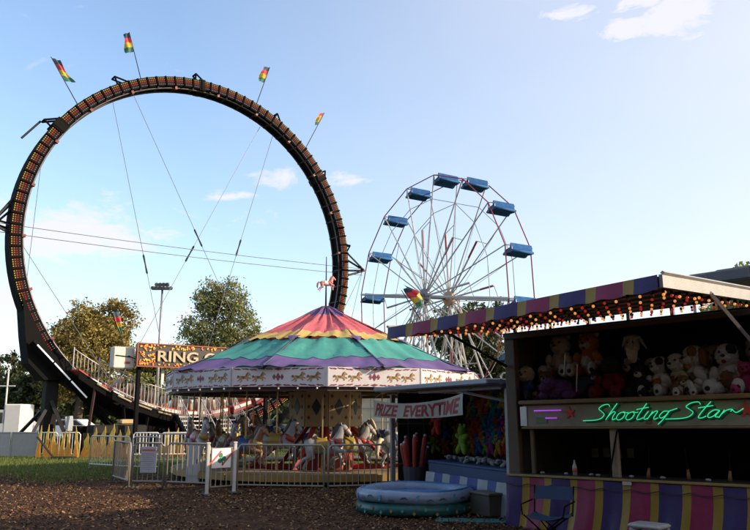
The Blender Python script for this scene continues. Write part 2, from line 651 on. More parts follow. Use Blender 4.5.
def lobes_round(rx, rz, cz, n, seed, spread=.62):
    rr = random.Random(seed)
    L = [(0, 0, cz, rx * .62, rx * .62, rz * .72)]
    for i in range(n):
        a = 2 * PI * i / n + rr.uniform(-.3, .3)
        k = rr.uniform(.75, 1.1) * spread
        q = rr.uniform(.36, .52)
        L.append((math.cos(a) * rx * k, math.sin(a) * rx * k, cz + rz * rr.uniform(-.5, .62), rx * q, rx * q, rz * q * .9))
    return L


gold = [leaf_mat('leaf_gold', (.33, .25, .055)), leaf_mat('leaf_olive', (.23, .19, .05)), leaf_mat('leaf_brown', (.15, .10, .03))]
green = [leaf_mat('leaf_green', (0.230, 0.243, 0.088)), leaf_mat('leaf_mid', (0.143, 0.163, 0.058)), leaf_mat('leaf_light', (0.351, 0.338, 0.121))]
dark = [leaf_mat('leaf_dark', (.045, .060, .020)), leaf_mat('leaf_dark_olive', (.08, .085, .028)), leaf_mat('leaf_black', (.028, .040, .016))]
tree('autumn_tree', 'broad round tree turning gold, rising behind the left foot of the loop', (-23.0, 60, 0), 12.0,
     lobes_round(3.9, 4.4, 7.4, 11, 1) + [(1.8, 0, 3.4, 1.5, 1.5, 1.2), (-1.6, 0, 3.6, 1.6, 1.6, 1.3)], gold, 34000, .135, 11)
tree('green_tree', 'tall grey-green tree with two leading crowns behind the carousel top', (-15.2, 75, 0), 15.5,
     [(-1.2, 0, 12.9, 1.5, 1.6, 2.0), (.9, 0, 13.1, 1.6, 1.6, 2.0), (-1.8, .3, 9.8, 2.4, 2.2, 2.2), (1.6, 0, 10.0, 2.5, 2.2, 2.4), (-3.3, 0, 7.2, 1.9, 1.8, 1.5), (0, 0, 7.6, 3.0, 2.4, 2.2),
      (3.3, 0, 7.8, 2.0, 1.9, 1.7), (4.4, 0, 6.1, 1.6, 1.6, 1.4), (-4.4, 0, 5.6, 1.2, 1.3, 1.0), (0, 0, 4.8, 3.8, 2.4, 1.6)], green, 32000, .145, 12)
tree('low_tree', 'low olive tree seen over the white panel beside the lit sign', (-20.3, 68, 0), 7.4,
     lobes_round(2.8, 2.0, 5.2, 7, 5), green + gold[1:2], 6000, .22, 13)
tree('low_tree', 'small olive tree behind the floodlight mast, left of the two-crowned tree', (-17.2, 80, 0), 8.0,
     lobes_round(2.6, 2.0, 5.6, 7, 6), green, 5000, .24, 14)
for i, (x, y, hh, r) in enumerate(((-33.0, 70, 7.6, 1.9), (-31.2, 72, 6.9, 1.7), (-35.3, 72, 7.2, 2.0))):
    lb = []
    for k in range(6):
        f = k / 5
        q = r * (1.15 - .85 * f) * (1 + .15 * math.sin(i * 3 + k * 2.1))
        lb.append((.25 * math.sin(k * 2 + i), 0, 1.5 + (hh - 2.2) * f, q, q, .75))
    tree('pine_tree', 'dark pine with tiered boughs far behind the white truck', (x, y, 0), hh, lb, dark, 4200, .20, 20 + i, 'pines at the edge of the field', conifer=True)
for i, (x, y, hh, r) in enumerate(((-29.5, 66, 5.0, 2.6), (-27.6, 64, 4.9, 2.4), (-24.5, 70, 4.8, 2.6))):
    tree('shade_tree', 'dark leafy tree filling the gap left of the loop support', (x, y, 0), hh + 1, lobes_round(r, 1.9, 3.0, 7, 30 + i), dark + green[1:2], 6500, .20, 30 + i, 'dark trees behind the loop support')
tree('shade_tree', 'dense dark green tree directly behind the ferris wheel towers', (7.0, 54, 0), 10.4,
     lobes_round(3.0, 3.8, 6.2, 9, 41) + [(1.6, 0, 3.0, 2.4, 2, 2.0), (-1.5, 0, 3.2, 2.2, 2, 2.0)], dark + green[1:2], 22000, .15, 41)
tree('shade_tree', 'low dark tree between the ferris wheel and the prize stall roof', (10.8, 56, 0), 7.0, lobes_round(2.6, 2.4, 4.0, 8, 42), dark + green[1:2], 8000, .20, 42)
tree('green_tree', 'leafy treetop showing above the shooting booth roof', (21.2, 42, 0), 11.0, lobes_round(2.6, 2.6, 8.1, 8, 43), green, 7000, .17, 43)

# far wood along the edge of the field, one mass
n = 26000
ang = rs.uniform(-1.1, 1.1, n)
yy = 150 + rs.uniform(0, 30, n)
xx = yy * np.tan(ang)
top = 6.5 + 1.6 * np.sin(xx * .09) + 1.2 * np.sin(xx * .23 + 1)
P = np.stack([xx, yy, top * rs.random(n) ** .6], 1)
nr = rs.normal(size=(n, 3)); nr /= np.linalg.norm(nr, axis=1)[:, None]
a = np.cross(nr, rs.normal(size=(n, 3))); a /= np.linalg.norm(a, axis=1)[:, None]
b = np.cross(nr, a)
s = rs.uniform(.5, 1.2, n)[:, None]
V = np.stack([P - a * s, P - b * s * .7, P + a * s, P + b * s * .7], 1).reshape(-1, 3)
o = put('far_wood', np_mesh('far_wood', V, np.arange(n * 4).reshape(-1, 4), dark + green[1:2], rs.integers(0, 4, n)))
tag(o, 'distant dark wood along the far edge of the field', 'wood', kind='stuff')

# ------------------------------------------------------------------ floodlight mast, lamp post, utility pole
t = thing('floodlight_mast', 'tall pale mast carrying two rows of floodlights behind the lit sign', 'floodlight mast', (-17.0, 60, 0))
MB().loft([(0, 0, -.1), (0, 0, 6), (0, 0, 11.75)], [.15, .12, .08], 10).build('mast', GALV, t, smooth=True)
MB().box((0, 0, 11.55), (1.5, .09, .1)).box((0, .0, 11.85), (1.1, .09, .08)).build('crossarm', GALV, t)
lm = MB()
lm.loft([(0, .1, .14), (0, -.02, .05), (0, -.16, 0)], [.07, .14, .17], 8)
lm = lm.mesh('floodlight', mat('lamp_housing', (.16, .16, .17), .5, .3))
for k in range(6):
    put('floodlight', lm, t, (-.68 + k * .27, -.08, 11.62 - .01 * (k % 2)), (0, 0, R(-20 + 8 * k)))
for k in range(4):
    put('floodlight', lm, t, (-.45 + k * .3, -.06, 11.9), (0, 0, R(10 - 9 * k)))
t = thing('street_lamp', 'small grey street lamp beneath the ferris wheel', 'lamp', (7.55, 46, 0))
MB().loft([(0, 0, 0), (0, 0, 3.9), (.1, 0, 4.15), (.45, 0, 4.2)], [.07, .05, .045, .04], 8).build('post', GALV, t, smooth=True)
MB().bevbox((.62, 0, 4.2), (.5, .2, .12), .04).build('lamp_head', GALV, t)
t = thing('utility_pole', 'thin white pole with a crossarm beside the dark pines', 'pole', (-23.9, 50, 0))
MB().loft([(0, 0, -.1), (0, 0, 4.6)], [.07, .05], 8).build('pole', DIRTYW, t, smooth=True)
MB().box((0, 0, 3.55), (1.0, .08, .08)).build('crossarm', DIRTYW, t)

# unseen trees added behind the photographer to cut sky light on the stalls
proto = tree('shade_tree', 'broad dark unseen tree added behind the camera to dim the stalls', (-13, 2, 0), 10.5,
             lobes_round(4.2, 4.0, 6.2, 10, 51) + [(2.0, 0, 2.6, 2.6, 2.4, 1.9), (-2.0, .5, 2.6, 2.6, 2.4, 1.9), (0, -1.5, 2.4, 2.6, 2.4, 1.9)], dark + green[1:2], 14000, .30, 51, group='unseen trees added behind the photographer')
for i, (x, y, rz) in enumerate(((-13.5, -5.5, 1.0), (-9.5, -11, 2.2), (-3, -13.5, 3.1), (4.5, -14, 4.4), (-17, 8.0, 5.1))):
    c = copy_tree(proto)
    c.location = (x, y, 0); c.rotation_euler = (0, 0, rz)

# ------------------------------------------------------------------ the loop ride
LOOP = thing('loop_ride', 'towering upright black loop ride ringed with orange, yellow and white bulbs', 'carnival ride', (-9.07, 38.4, 0), .6613)
ZC, RO, RI, HD = 9.99, 9.17, 8.66, .45
RM = (RO + RI) / 2


def polar(r, t, s=0.):
    return (r * math.cos(t), -s, ZC + r * math.sin(t))


NSEG = 112
mb = MB()
sec = [(RI, -HD), (RO, -HD), (RO, HD), (RI, HD)]
for k in range(NSEG):
    t = 2 * PI * k / NSEG
    for r, s in sec:
        mb.V.append(polar(r, t, s))
for k in range(NSEG):
    for j in range(4):
        a, b = k * 4 + j, k * 4 + (j + 1) % 4
        c, d = ((k + 1) % NSEG) * 4 + (j + 1) % 4, ((k + 1) % NSEG) * 4 + j
        mb.F.append((a, b, c, d)); mb.M.append(0)
mb.build('loop_track', BLACK, LOOP)
# the two running rails on the inside of the loop
for s in (-.3, .3):
    rl = MB()
    rl.loft([polar(RI - .06, 2 * PI * k / 96, s) for k in range(97)], .05, 6)
    rl.build('running_rail', mat('rail_steel', (.10, .09, .085), .4, .6), LOOP, smooth=True)

panel = MB()
panel.m(0).box((0, .012, 0), (.40, .024, .42))
panel_me = panel.mesh('light_panel', mat('panel_black', (.010, .006, .005), .7, spec=.15))
bl = MB()


def octa(mb, c, r):
    x, y, z = c
    mb.add([(x - r, y, z), (x + r, y, z), (x, y, z - r), (x, y, z + r), (x, y + r, z)],
           [(0, 2, 4), (2, 1, 4), (1, 3, 4), (3, 0, 4)])


for i in range(4):
    for zz, mi in ((.17, 0), (.07, 1), (-.03, 2), (-.16, 3)):
        bl.m(mi)
        octa(bl, (-.15 + .10 * i, .026, zz), .031 if mi != 3 else .020)
bulbs_me = bl.mesh('panel_bulbs', [B_YELLOW, B_RORANGE, B_RED, B_WHITE])
rib = MB().box((0, .03, 0), (.07, .10, .52)).mesh('rib', BLACK)
tie = MB().box((0, 0, 0), (.09, .84, .07)).mesh('cross_tie', DARK)
stud = MB().box((0, 0, 0), (.12, .18, .16)).mesh('rail_clamp', mat('clamp_red', (.20, .05, .035), .5))
lit0, lit1 = R(-80), R(217)
for k in range(NSEG):
    t = 2 * PI * (k + .5) / NSEG
    if t > lit1:
        t -= 2 * PI
    rot = Matrix(((-math.sin(t), 0, math.cos(t)), (0, -1, 0), (math.cos(t), 0, math.sin(t))))
    if lit0 <= t <= lit1:
        p = put('light_panel', panel_me, LOOP, polar(RM, t, HD), rot)
        put('panel_bulbs', bulbs_me, p)['kind'] = 'stuff'
    t2 = 2 * PI * k / NSEG
    rot2 = Matrix(((-math.sin(t2), 0, math.cos(t2)), (0, -1, 0), (math.cos(t2), 0, math.sin(t2))))
    put('rib', rib, LOOP, polar(RM, t2, HD), rot2)
    if k % 2 == 0:
        put('cross_tie', tie, LOOP, polar(RI - .02, t2, 0), rot2)
    if k % 5 == 2:
        put('rail_clamp', stud, LOOP, polar(RI - .08, t2, HD - .08), rot2)
# bolted joints between the track sections
col_me = MB().bevbox((0, 0, 0), (.50, 1.04, .66), .03).mesh('joint_collar', mat('joint_black', (.012, .011, .010), .9, spec=.08))
for a in (146, 93, 62, 36, 8, 178, 120):
    t = R(a)
    rot = Matrix(((-math.sin(t), 0, math.cos(t)), (0, -1, 0), (math.cos(t), 0, math.sin(t))))
    if a in (146, 93, 36):
        put('joint_collar', col_me, LOOP, polar(RM, t, 0), rot, (1, 1, 1) if a == 146 else (.7, .95, .95))
    br = MB()
    br.tube((-.3, .2, 0), (.25, .2, .42), .05).tube((.3, .2, 0), (.25, .2, .42), .05).tube((-.3, -.2, 0), (.25, -.2, .42), .05).tube((.25, -.2, .42), (.25, .2, .42), .05)
    br.build('joint_bracket', BLACK, LOOP, loc=polar(RO, t, 0), rot=rot)
# outrigger arms and their tie cables
def out_arm(pts, r=.06):
    m_ = MB()
    for a, b in zip(pts[:-1], pts[1:]):
        m_.tube(a, b, r)
    return m_.build('outrigger_arm', DARK, LOOP)


out_arm([(-8.2, 0, 15.1), (-8.95, 0, 14.1)], .05)
out_arm([(-8.95, -.2, 11.4), (-9.9, -.3, 9.9), (-9.15, -.2, 9.6)])
out_arm([(-8.95, .3, 11.2), (-9.9, -.3, 9.9), (-9.15, .3, 9.9)])
out_arm([(9.1, -.2, 11.2), (10.6, -.1, 10.2), (9.15, -.2, 9.7)])
out_arm([(9.1, .3, 11.0), (10.6, -.1, 10.2), (9.15, .3, 10.1)])


def cable(a, b, r=.014, sag=0., turn=None, name='guy_cable'):
    a, b = Vector(a), Vector(b)
    m_ = MB()
    pts = []
    for i in range(9 if sag else 2):
        f = i / (8 if sag else 1)
        p = a.lerp(b, f); p.z -= sag * 4 * f * (1 - f); pts.append(p)
    m_.loft(pts, r, 5)
    c = m_.build(name, CABLE, LOOP)
    if turn:
        d = (b - a).normalized()
        q = a.lerp(b, turn)
        MB().loft([q - d * .5, q - d * .42, q, q + d * .42, q + d * .5], [.02, .055, .035, .055, .02], 6).build('turnbuckle', DARK, c)
    return c


cable((-9.9, -.3, 9.95), (10.6, -.1, 10.3), .016, .12, name='tie_cable')
cable((-9.9, -.1, 9.6), (10.6, .1, 9.95), .016, .12, name='tie_cable')
cable((-4.91, .2, 17.05), (-.55, .3, 1.0), turn=.5)
cable((-4.04, -.1, 17.6), (4.6, -.1, 2.2), turn=.45)
cable((3.42, .2, 17.7), (-4.3, .2, 2.0), turn=.5)
cable((4.27, .2, 17.45), (-.35, .2, 1.0), turn=.42)
cable((-8.0, 0, 13.7), (-8.2, .1, 6.4))
cable((-8.6, .2, 9.4), (-4.2, .2, 3.4))
cable((10.6, .1, 10.2), (8.3, .2, 5.9))
cable((10.6, .1, 10.2), (9.6, 2.5, .2))

# flags on raked poles
FL = [mat('flag_navy', (.05, .09, .13), .7, trans=.3, rnd=0), mat('flag_red', (.62, .07, .08), .7, trans=.3, rnd=0),
      mat('flag_yellow', (.70, .48, .05), .7, trans=.3, rnd=0), mat('flag_green', (.06, .20, .13), .7, trans=.3, rnd=0)]


def flag_pole(parent, base, tip, side=1, fl=1.25, fw=.5, bands=(0, 1, 2, 3), seed=0, r=.02):
    base, tip = Vector(base), Vector(tip)
    d = (tip - base); L = d.length; d.normalize()
    x = Vector((side, 0, 0)); x = (x - d * x.dot(d)).normalized()
    rot = frame_xz(x, d)
    pm = MB().loft([(0, 0, 0), (0, 0, L)], [r * 1.3, r], 6).build('flag_pole', DARK, parent, loc=base, rot=rot)
    fm = MB()
    nb = len(bands)

    def fn(u, v):
        z = L - .04 - v * fl
        wv = u * fw * (1 - .25 * math.sin(v * 3 + seed))
        return (wv + .02, .09 * math.sin(v * 7 + seed + u * 3) * u + .05 * math.sin(u * 9 + seed), z - u * .22 * fl * (.5 + .5 * math.sin(seed * 2)))
    fm.grid(fn, 6, 12, lambda i, j: min(nb - 1, int(j / 12 * nb)))
    fm.build('flag', [FL[b] for b in bands], pm, smooth=True)
    return pm


flag_pole(LOOP, (-6.63, -.2, 16.2), (-8.05, -.2, 18.3), 1, 1.2, .34, seed=1)
flag_pole(LOOP, (-3.68, -.2, 18.35), (-4.45, -.2, 20.75), -1, 1.0, .34, (0, 1, 2, 3), seed=2)
flag_pole(LOOP, (2.86, -.2, 18.6), (3.70, -.2, 21.25), -1, 1.05, .30, seed=3)
flag_pole(LOOP, (6.1, -.2, 16.7), (7.5, -.2, 19.45), -1, .95, .20, (1, 2, 2, 3), seed=4)
flag_pole(LOOP, (-4.5, -2.6, 4.6), (-5.2, -2.6, 6.15), 1, .95, .24, (0, 1, 2, 3), seed=5)

# foot housings, columns, braces with tube lamps
for sg in (-1, 1):
    po = [(-8.50, 6.9), (-8.36, 6.4), (-8.18, 5.1), (-7.95, 3.9), (-7.25, 3.2), (-6.45, 3.2), (-5.7, 2.75), (-5.9, 3.4), (-7.2, 4.6), (-8.1, 6.2)]
    po = [(sg * -a, b) for a, b in po]
    if sg < 0:
        po = [(-abs(a), b) for a, b in po]
    MB().prism(po, -.62, .62).build('foot_housing', mat('housing_black', (.010, .0095, .009), .9, spec=.06), LOOP)
    MB().bevbox((sg * 6.8, 0, 1.65), (.52, .7, 3.3), .04).build('support_column', mat('column_grey', (.022, .022, .020), .8, spec=.1), LOOP)
    MB().bevbox((sg * 6.8, 0, .1), (1.6, 2.2, .2), .03).build('base_plate', DARK, LOOP)
    for dy in (-1, 1):
        MB().bar((sg * 6.8, dy * .3, 2.3), (sg * 6.1, dy * 1.6, .1), .16, .16).build('column_stay', DARK, LOOP)
        MB().bar((sg * 7.0, dy * .3, 1.9), (sg * 8.2, dy * 1.6, .1), .12, .12).build('column_stay', DARK, LOOP)
    a, b = Vector((sg * 7.95, -.9, 4.80)), Vector((sg * 3.7, -.9, .62))
    bm_ = MB().bar(a, b, .26, .24).build('brace_beam', BLACK, LOOP)
    d = (b - a).normalized()
    for k in range(3):
        p0 = a + d * (.25 + k * 1.08) + Vector((0, -.15, .04)); p1 = p0 + d * 1.0
        MB().tube(p0, p1, .045, 8).build('tube_lamp', mat('tube_white', (.8, .82, .86), .3, emit=(.9, .95, 1), estr=.35, bump=0), bm_, smooth=True)
    MB().bevbox((sg * 6.15, -1.0, 1.15), (.34, .06, 1.0), .02, (0, R(6 * sg), 0)).build('access_panel', mat('panel_grey', (.42, .46, .50), .45), LOOP)
for s in (-1.15, 1.15):
    MB().bevbox((0, s, .48), (15.2, .28, .32), .03).build('base_beam', BLACK, LOOP)
for k in range(7):
    MB().box((-6 + 2 * k, 0, .48), (.2, 2.0, .22)).build('cross_beam', BLACK, LOOP)
for k in range(8):
    MB().box((-7 + 2 * k, -1.15, .16), (.3, .34, .31)).build('jack_block', WOOD_D, LOOP)
for u_ in (-5.6, -4.5, -3.4, -2.3):
    MB().bevbox((u_, -1.42, .62), (1.06, .05, 1.22), .01).build('base_skirt_panel', BLACK, LOOP)
MB().bevbox((-4.4, -1.95, .72), (2.4, .9, 1.1), .05).build('generator_box', mat('generator_black', (.014, .014, .014), .6, spec=.2), LOOP)
MB().bevbox((-3.9, -1.7, 1.40), (.7, .5, .22), .06).build('yellow_motor', mat('motor_tan', (.45, .33, .16), .5), LOOP)

# curved loading deck
def deck_z(u):
    return 1.62 + .053 * u * u


DK0, DK1, S0, S1 = -6.2, 1.5, .75, 1.95
nd = 15
for k in range(nd):
    ua, ub = DK0 + (DK1 - DK0) * k / nd, DK0 + (DK1 - DK0) * (k + 1) / nd - .015
    d = MB()
    za, zb = deck_z(ua), deck_z(ub)
    d.add([(ua, -S0, za), (ub, -S0, zb), (ub, -S1, zb), (ua, -S1, za), (ua, -S0, za - .06), (ub, -S0, zb - .06), (ub, -S1, zb - .06), (ua, -S1, za - .06)],
          [(3, 2, 1, 0), (4, 5, 6, 7), (0, 1, 5, 4), (1, 2, 6, 5), (2, 3, 7, 6), (3, 0, 4, 7)])
    d.build('deck_plate', REDW if k in (0, 2) else (ALU if k in (1, 3) else DARK), LOOP)
d = MB()
d.grid(lambda u, v: (DK0 + (DK1 - DK0) * u, -S1 + .03, deck_z(DK0 + (DK1 - DK0) * u) - .065 - v * .34), 24, 1)
d.grid(lambda u, v: (DK0 + (DK1 - DK0) * u, -S1 + .06, deck_z(DK0 + (DK1 - DK0) * u) - .065 - v * .34), 24, 1)
d.build('deck_fascia', BLACK, LOOP)
for k in range(5):
    ua = -5.4 + k * .95
    a = Vector((ua, -S1 - .02, deck_z(ua) - .13)); b = Vector((ua + .62, -S1 - .02, deck_z(ua + .62) - .13))
    MB().bar(a, b, .04, .05).build('edge_strip', mat('edge_brass', (.42, .33, .20), .5), LOOP)
for k in range(6):
    u = -5.4 + k * 1.25
    MB().bar((u, -S1 + .15, deck_z(u) - .1), (u + (.25 if k % 2 else -.25), -S1 + .15, .3), .09, .09).build('deck_leg', BLACK if k % 3 else mat('leg_rust', (.07, .025, .02), .6), LOOP)
# railings: every baluster is its own piece
RAILM = mat('railing_white', (.46, .42, .39), .45, .1, var=.2)
bal = MB().tube((0, 0, 0), (0, 0, .95), .016, 5).mesh('baluster', RAILM)
bal_t = MB().tube((0, 0, 0), (0, 0, 1.05), .03, 6).mesh('railing_post', RAILM)


def deck_rail(u0, u1, s, step=.16, mtop=RAILM):
    top = MB()
    n_ = max(2, int(abs(u1 - u0) / .3))
    us = [u0 + (u1 - u0) * i / n_ for i in range(n_ + 1)]
    top.loft([(u, -s, deck_z(u) + .97) for u in us], .024, 6)
    h = top.build('handrail', mtop, LOOP, smooth=True)
    low = MB()
    low.loft([(u, -s, deck_z(u) + .1) for u in us], .02, 6)
    low.build('bottom_rail', mtop, LOOP, smooth=True)
    n_ = int(abs(u1 - u0) / step)
    for i in range(n_ + 1):
        u = u0 + (u1 - u0) * i / n_
        put('railing_post' if i % 8 == 0 else 'baluster', bal_t if i % 8 == 0 else bal, LOOP, (u, -s, deck_z(u)))


deck_rail(-5.35, -1.75, S1 - .03)
deck_rail(-.55, .15, S1 - .03)
deck_rail(1.0, 4.2, -.85)
deck_rail(-6.15, -5.0, S0 + .1)
# stairs down to the queue
for u0 in (-1.65, .25):
    n_ = 8
    for k in range(n_):
        f = (k + .5) / n_
        MB().box((u0 + .5, -S1 - f * 2.2, deck_z(u0) - .06 - f * 1.5), (1.0, .27, .05)).build('stair_tread', ALU, LOOP)
    for du in (0, 1.0):
        MB().bar((u0 + du, -S1, deck_z(u0) - .12), (u0 + du, -S1 - 2.3, .06), .05, .2).build('stair_stringer', DARK, LOOP)
        MB().loft([(u0 + du, -S1, deck_z(u0) + .95), (u0 + du, -S1 - 2.25, 1.0), (u0 + du, -S1 - 2.4, .96), (u0 + du, -S1 - 2.4, 0)], .028, 6).build('stair_handrail', RAILM, LOOP, smooth=True)
        for k in range(12):
            f = (k + .5) / 12
            put('baluster', bal, LOOP, (u0 + du, -S1 - f * 2.2, deck_z(u0) - .06 - f * 1.55))
# ride train standing at the bottom of the loop
SEAT_TAN = mat('seat_tan', (.45, .27, .14), .6)
for k in range(7):
    t = R(-90 - 27 + k * 9)
    rot = Matrix(((-math.sin(t), 0, -math.cos(t)), (0, 1, 0), (math.cos(t), 0, -math.sin(t))))
    c = MB()
    c.m(0).bevbox((0, 0, .28), (1.2, .9, .45), .08).m(1).bevbox((0, -.46, .34), (1.0, .04, .16), .01)
    car = c.build('train_car', [mat('car_red', (.30, .03, .025), .4), mat('car_stripe', (.65, .62, .58), .4)], LOOP, loc=polar(RI - .12, t, 0), rot=rot)
    s_ = MB()
    for dx_ in (-.28, .3):
        s_.loft([(dx_, -.22, .4), (dx_, -.22, .8), (dx_ - .03, -.22, 1.02)], [(.24, .09), (.24, .08), (.16, .06)], 8, up=(0, 1, 0))
        s_.loft([(dx_, .22, .4), (dx_, .22, .8), (dx_ - .03, .22, 1.02)], [(.24, .09), (.24, .08), (.16, .06)], 8, up=(0, 1, 0))
    s_.build('seat_row', SEAT_TAN, car, smooth=True)
    MB().loft([(-.5, -.42, .45), (-.4, -.42, 1.1), (.4, -.42, 1.1), (.5, -.42, .45)], .03, 6).build('safety_bar', mat('bar_grey', (.3, .3, .32), .4, .5), car)

# lit marquee
SG = MB()
SG.bevbox((-.66, -3.0, 4.30), (6.92, .22, 1.02), .03)
sign = SG.build('marquee_sign', mat('marquee_board', (.035, .028, .03), .5), LOOP)
fr = MB()
for z in (3.80, 4.80):
    fr.box((-.66, -3.13, z), (6.98, .07, .05))
for u in (-4.12, 2.80):
    fr.box((u, -3.13, 4.3), (.05, .07, .95))
fr.build('sign_frame', mat('frame_rust', (.30, .06, .03), .45), sign)
LET = mat('letter_cream', (.40, .32, .20), .5, emit=(1, .80, .50), estr=.06)
for ch, me, x_ in letters('RING OF FIRE', .66, .03, LET, bold=.012, width=5.15):
    put('letter', me, sign, (-3.26 + x_[0], -3.16, 4.05), (PI / 2, 0, 0), (x_[1], 1.0, 1))
lsh = MB()
flm = [mat('sign_orange', (.6, .13, .02), .4, emit=(1, .25, .03), estr=.30), mat('sign_gold', (.65, .36, .03), .4, emit=(1, .6, .08), estr=.35)]
rr = random.Random(4)
for side in (0, 1):
    b_ = MB()
    for i in range(46):
        u = -4.05 + rr.random() ** .8 * .72
        if side:
            u = -1.32 - u
        b_.m(i % 2)
        z = rr.uniform(3.86, 4.74)
        b_.box((u, -3.13, z), (.08, .05, .05), (0, rr.uniform(0, 3), 0))
    for i in range(80):
        u = rr.uniform(-4.0, 2.7)
        b_.m(i % 2)
        b_.box((u, -3.13, rr.choice((rr.uniform(4.60, 4.75), rr.uniform(3.85, 3.99)))), (.08, .05, .045), (0, rr.uniform(0, 3), 0))
    b_.build('flame_bulbs', flm, sign)['kind'] = 'stuff'
for u in (-3.92, 2.5):
    MB().bevbox((u, -2.85, 1.9), (.17, .17, 3.8), .02).build('sign_post', BLACK, LOOP)
wp = MB().bevbox((-4.58, -2.55, 4.16), (.95, .45, .95), .05).build('white_cabinet', DIRTYW, LOOP)
MB().box((-4.42, -2.785, 3.95), (.24, .012, .1)).build('cabinet_plate', REDW, wp)
MB().tube((-4.95, -2.8, 4.25), (-4.3, -2.8, 4.2), .02).tube((-4.4, -2.8, 4.25), (-4.12, -2.9, 4.12), .02).build('cabinet_cable', BLACK, wp)
MB().box((-2.75, -2.7, 3.4), (.12, .05, .7)).build('hanging_lamp', WHITE, LOOP)

# ------------------------------------------------------------------ ferris wheel
FW = thing('ferris_wheel', 'white ferris wheel with red rim rods and blue hanging seats', 'ferris wheel', (3.41, 41.26, 0), -1.002)
FR, FZ, FWD, PH = 6.68, 8.03, 1.65, -.1443
FWH = mat('wheel_white', (.40, .385, .36), .5, .1, var=.3)
FRD = mat('wheel_red', (.26, .025, .03), .45)
HUBY = FWD / 2
for sy in (-1, 1):
    y = sy * HUBY
    h = MB()
    h.loft([(0, y - .16, FZ), (0, y - .1, FZ), (0, y + .1, FZ), (0, y + .16, FZ)], [.22, .42, .42, .22], 16)
    h.loft([(0, y - .3, FZ), (0, y + .3, FZ)], .16, 12)
    h.build('hub', mat('hub_grey', (.20, .20, .22), .45, .4) if sy < 0 else mat('hub_rust', (.38, .25, .17), .55), FW, smooth=False)
    for k in range(16):
        t = PH + k * PI / 8
        c, s = math.cos(t), math.sin(t)
        MB().tube((.3 * c, y, FZ + .3 * s), (FR * c, y, FZ + FR * s), .034 if k % 8 else .06, 6).build('spoke', FWH, FW)
        t2 = t + PI / 8
        MB().tube((FR * c, y, FZ + FR * s), (FR * math.cos(t2), y, FZ + FR * math.sin(t2)), .032, 6).build('rim_rod', FRD, FW)
        # thin inner brace wires
        ri = FR * .80
        MB().tube((ri * c, y, FZ + ri * s), (ri * math.cos(t2), y, FZ + ri * math.sin(t2)), .02, 5).build('inner_wire', FWH, FW)
        MB().tube((.3 * c, y * 1.3, FZ + .3 * s), (ri * math.cos(t2), y, FZ + ri * math.sin(t2)), .013, 4).build('stay_wire', FWH, FW)
    for k in range(8):
        t = PH + PI / 16 + k * PI / 4
        c, s = math.cos(t), math.sin(t)
        ra = FR * .56
        arm = MB().tube((.4 * c, y, FZ + .4 * s), (ra * c, y, FZ + ra * s), .05, 6).build('light_arm', FWH, FW)
        MB().tube((ra * .72 * c, y - .02 * sy, FZ + ra * .72 * s), (ra * 1.0 * c, y - .02 * sy, FZ + ra * 1.0 * s), .058, 6).build('arm_tip', FRD, arm)
        tn = PH + PI / 8 * (2 * k)
        for dt in (-.0,):
            q = FR * .62
            MB().tube((ra * c, y, FZ + ra * s), (q * math.cos(tn), y, FZ + q * math.sin(tn)), .02, 5).build('arm_brace', FWH, FW)
    # tower: lattice mast and raking legs
    yt = sy * (HUBY + .42)
    ms = MB()
    for ax in (-.26, .26):
        for ay in (-.16, .16):
            ms.tube((ax, yt + ay, 0), (ax * .8, yt + ay, FZ - .1), .035, 6)
    mast = ms.build('tower_mast', FWH, FW)
    la = MB()
    for k in range(13):
        z0, z1 = .1 + k * .6, .1 + (k + 1) * .6
        sgn = 1 if k % 2 else -1
        for ay in (-.16, .16):
            la.tube((sgn * .25, yt + ay, z0), (-sgn * .25, yt + ay, z1), .02, 4)
        for ax in (-.25, .25):
            la.tube((ax, yt - .16, z0), (ax, yt + .16, z1), .018, 4)
    la.build('lattice', FWH, mast)
    for ux in (-3.6, -1.7, 1.7, 3.6):
        MB().tube((ux, yt + sy * .25, 0), (ux * .06, yt, FZ - (.1 if abs(ux) > 2 else 1.0)), .06, 6).build('raking_leg', FWH, FW)
    for zz, ux in ((2.4, 2.55), (4.4, 1.65)):
        MB().tube((-ux, yt + sy * .15, zz), (ux, yt + sy * .15, zz), .035, 6).build('tower_tie', FWH, FW)
    MB().tube((0, yt, 5.5), (0, yt + sy * 3.2, .1), .06, 6).build('side_stay', FWH, FW)
    MB().bevbox((0, yt, .14), (8.2, .3, .26), .02).build('ground_beam', DARK, FW)
MB().tube((0, -HUBY - .7, FZ), (0, HUBY + .7, FZ), .09, 12).build('axle', DARK, FW, smooth=True)
BLUE = mat('seat_blue', (.020, .085, .235), .8, var=.6, scale=4, spec=.12)
BLUE_D = mat('seat_blue_dark', (.03, .07, .16), .42)
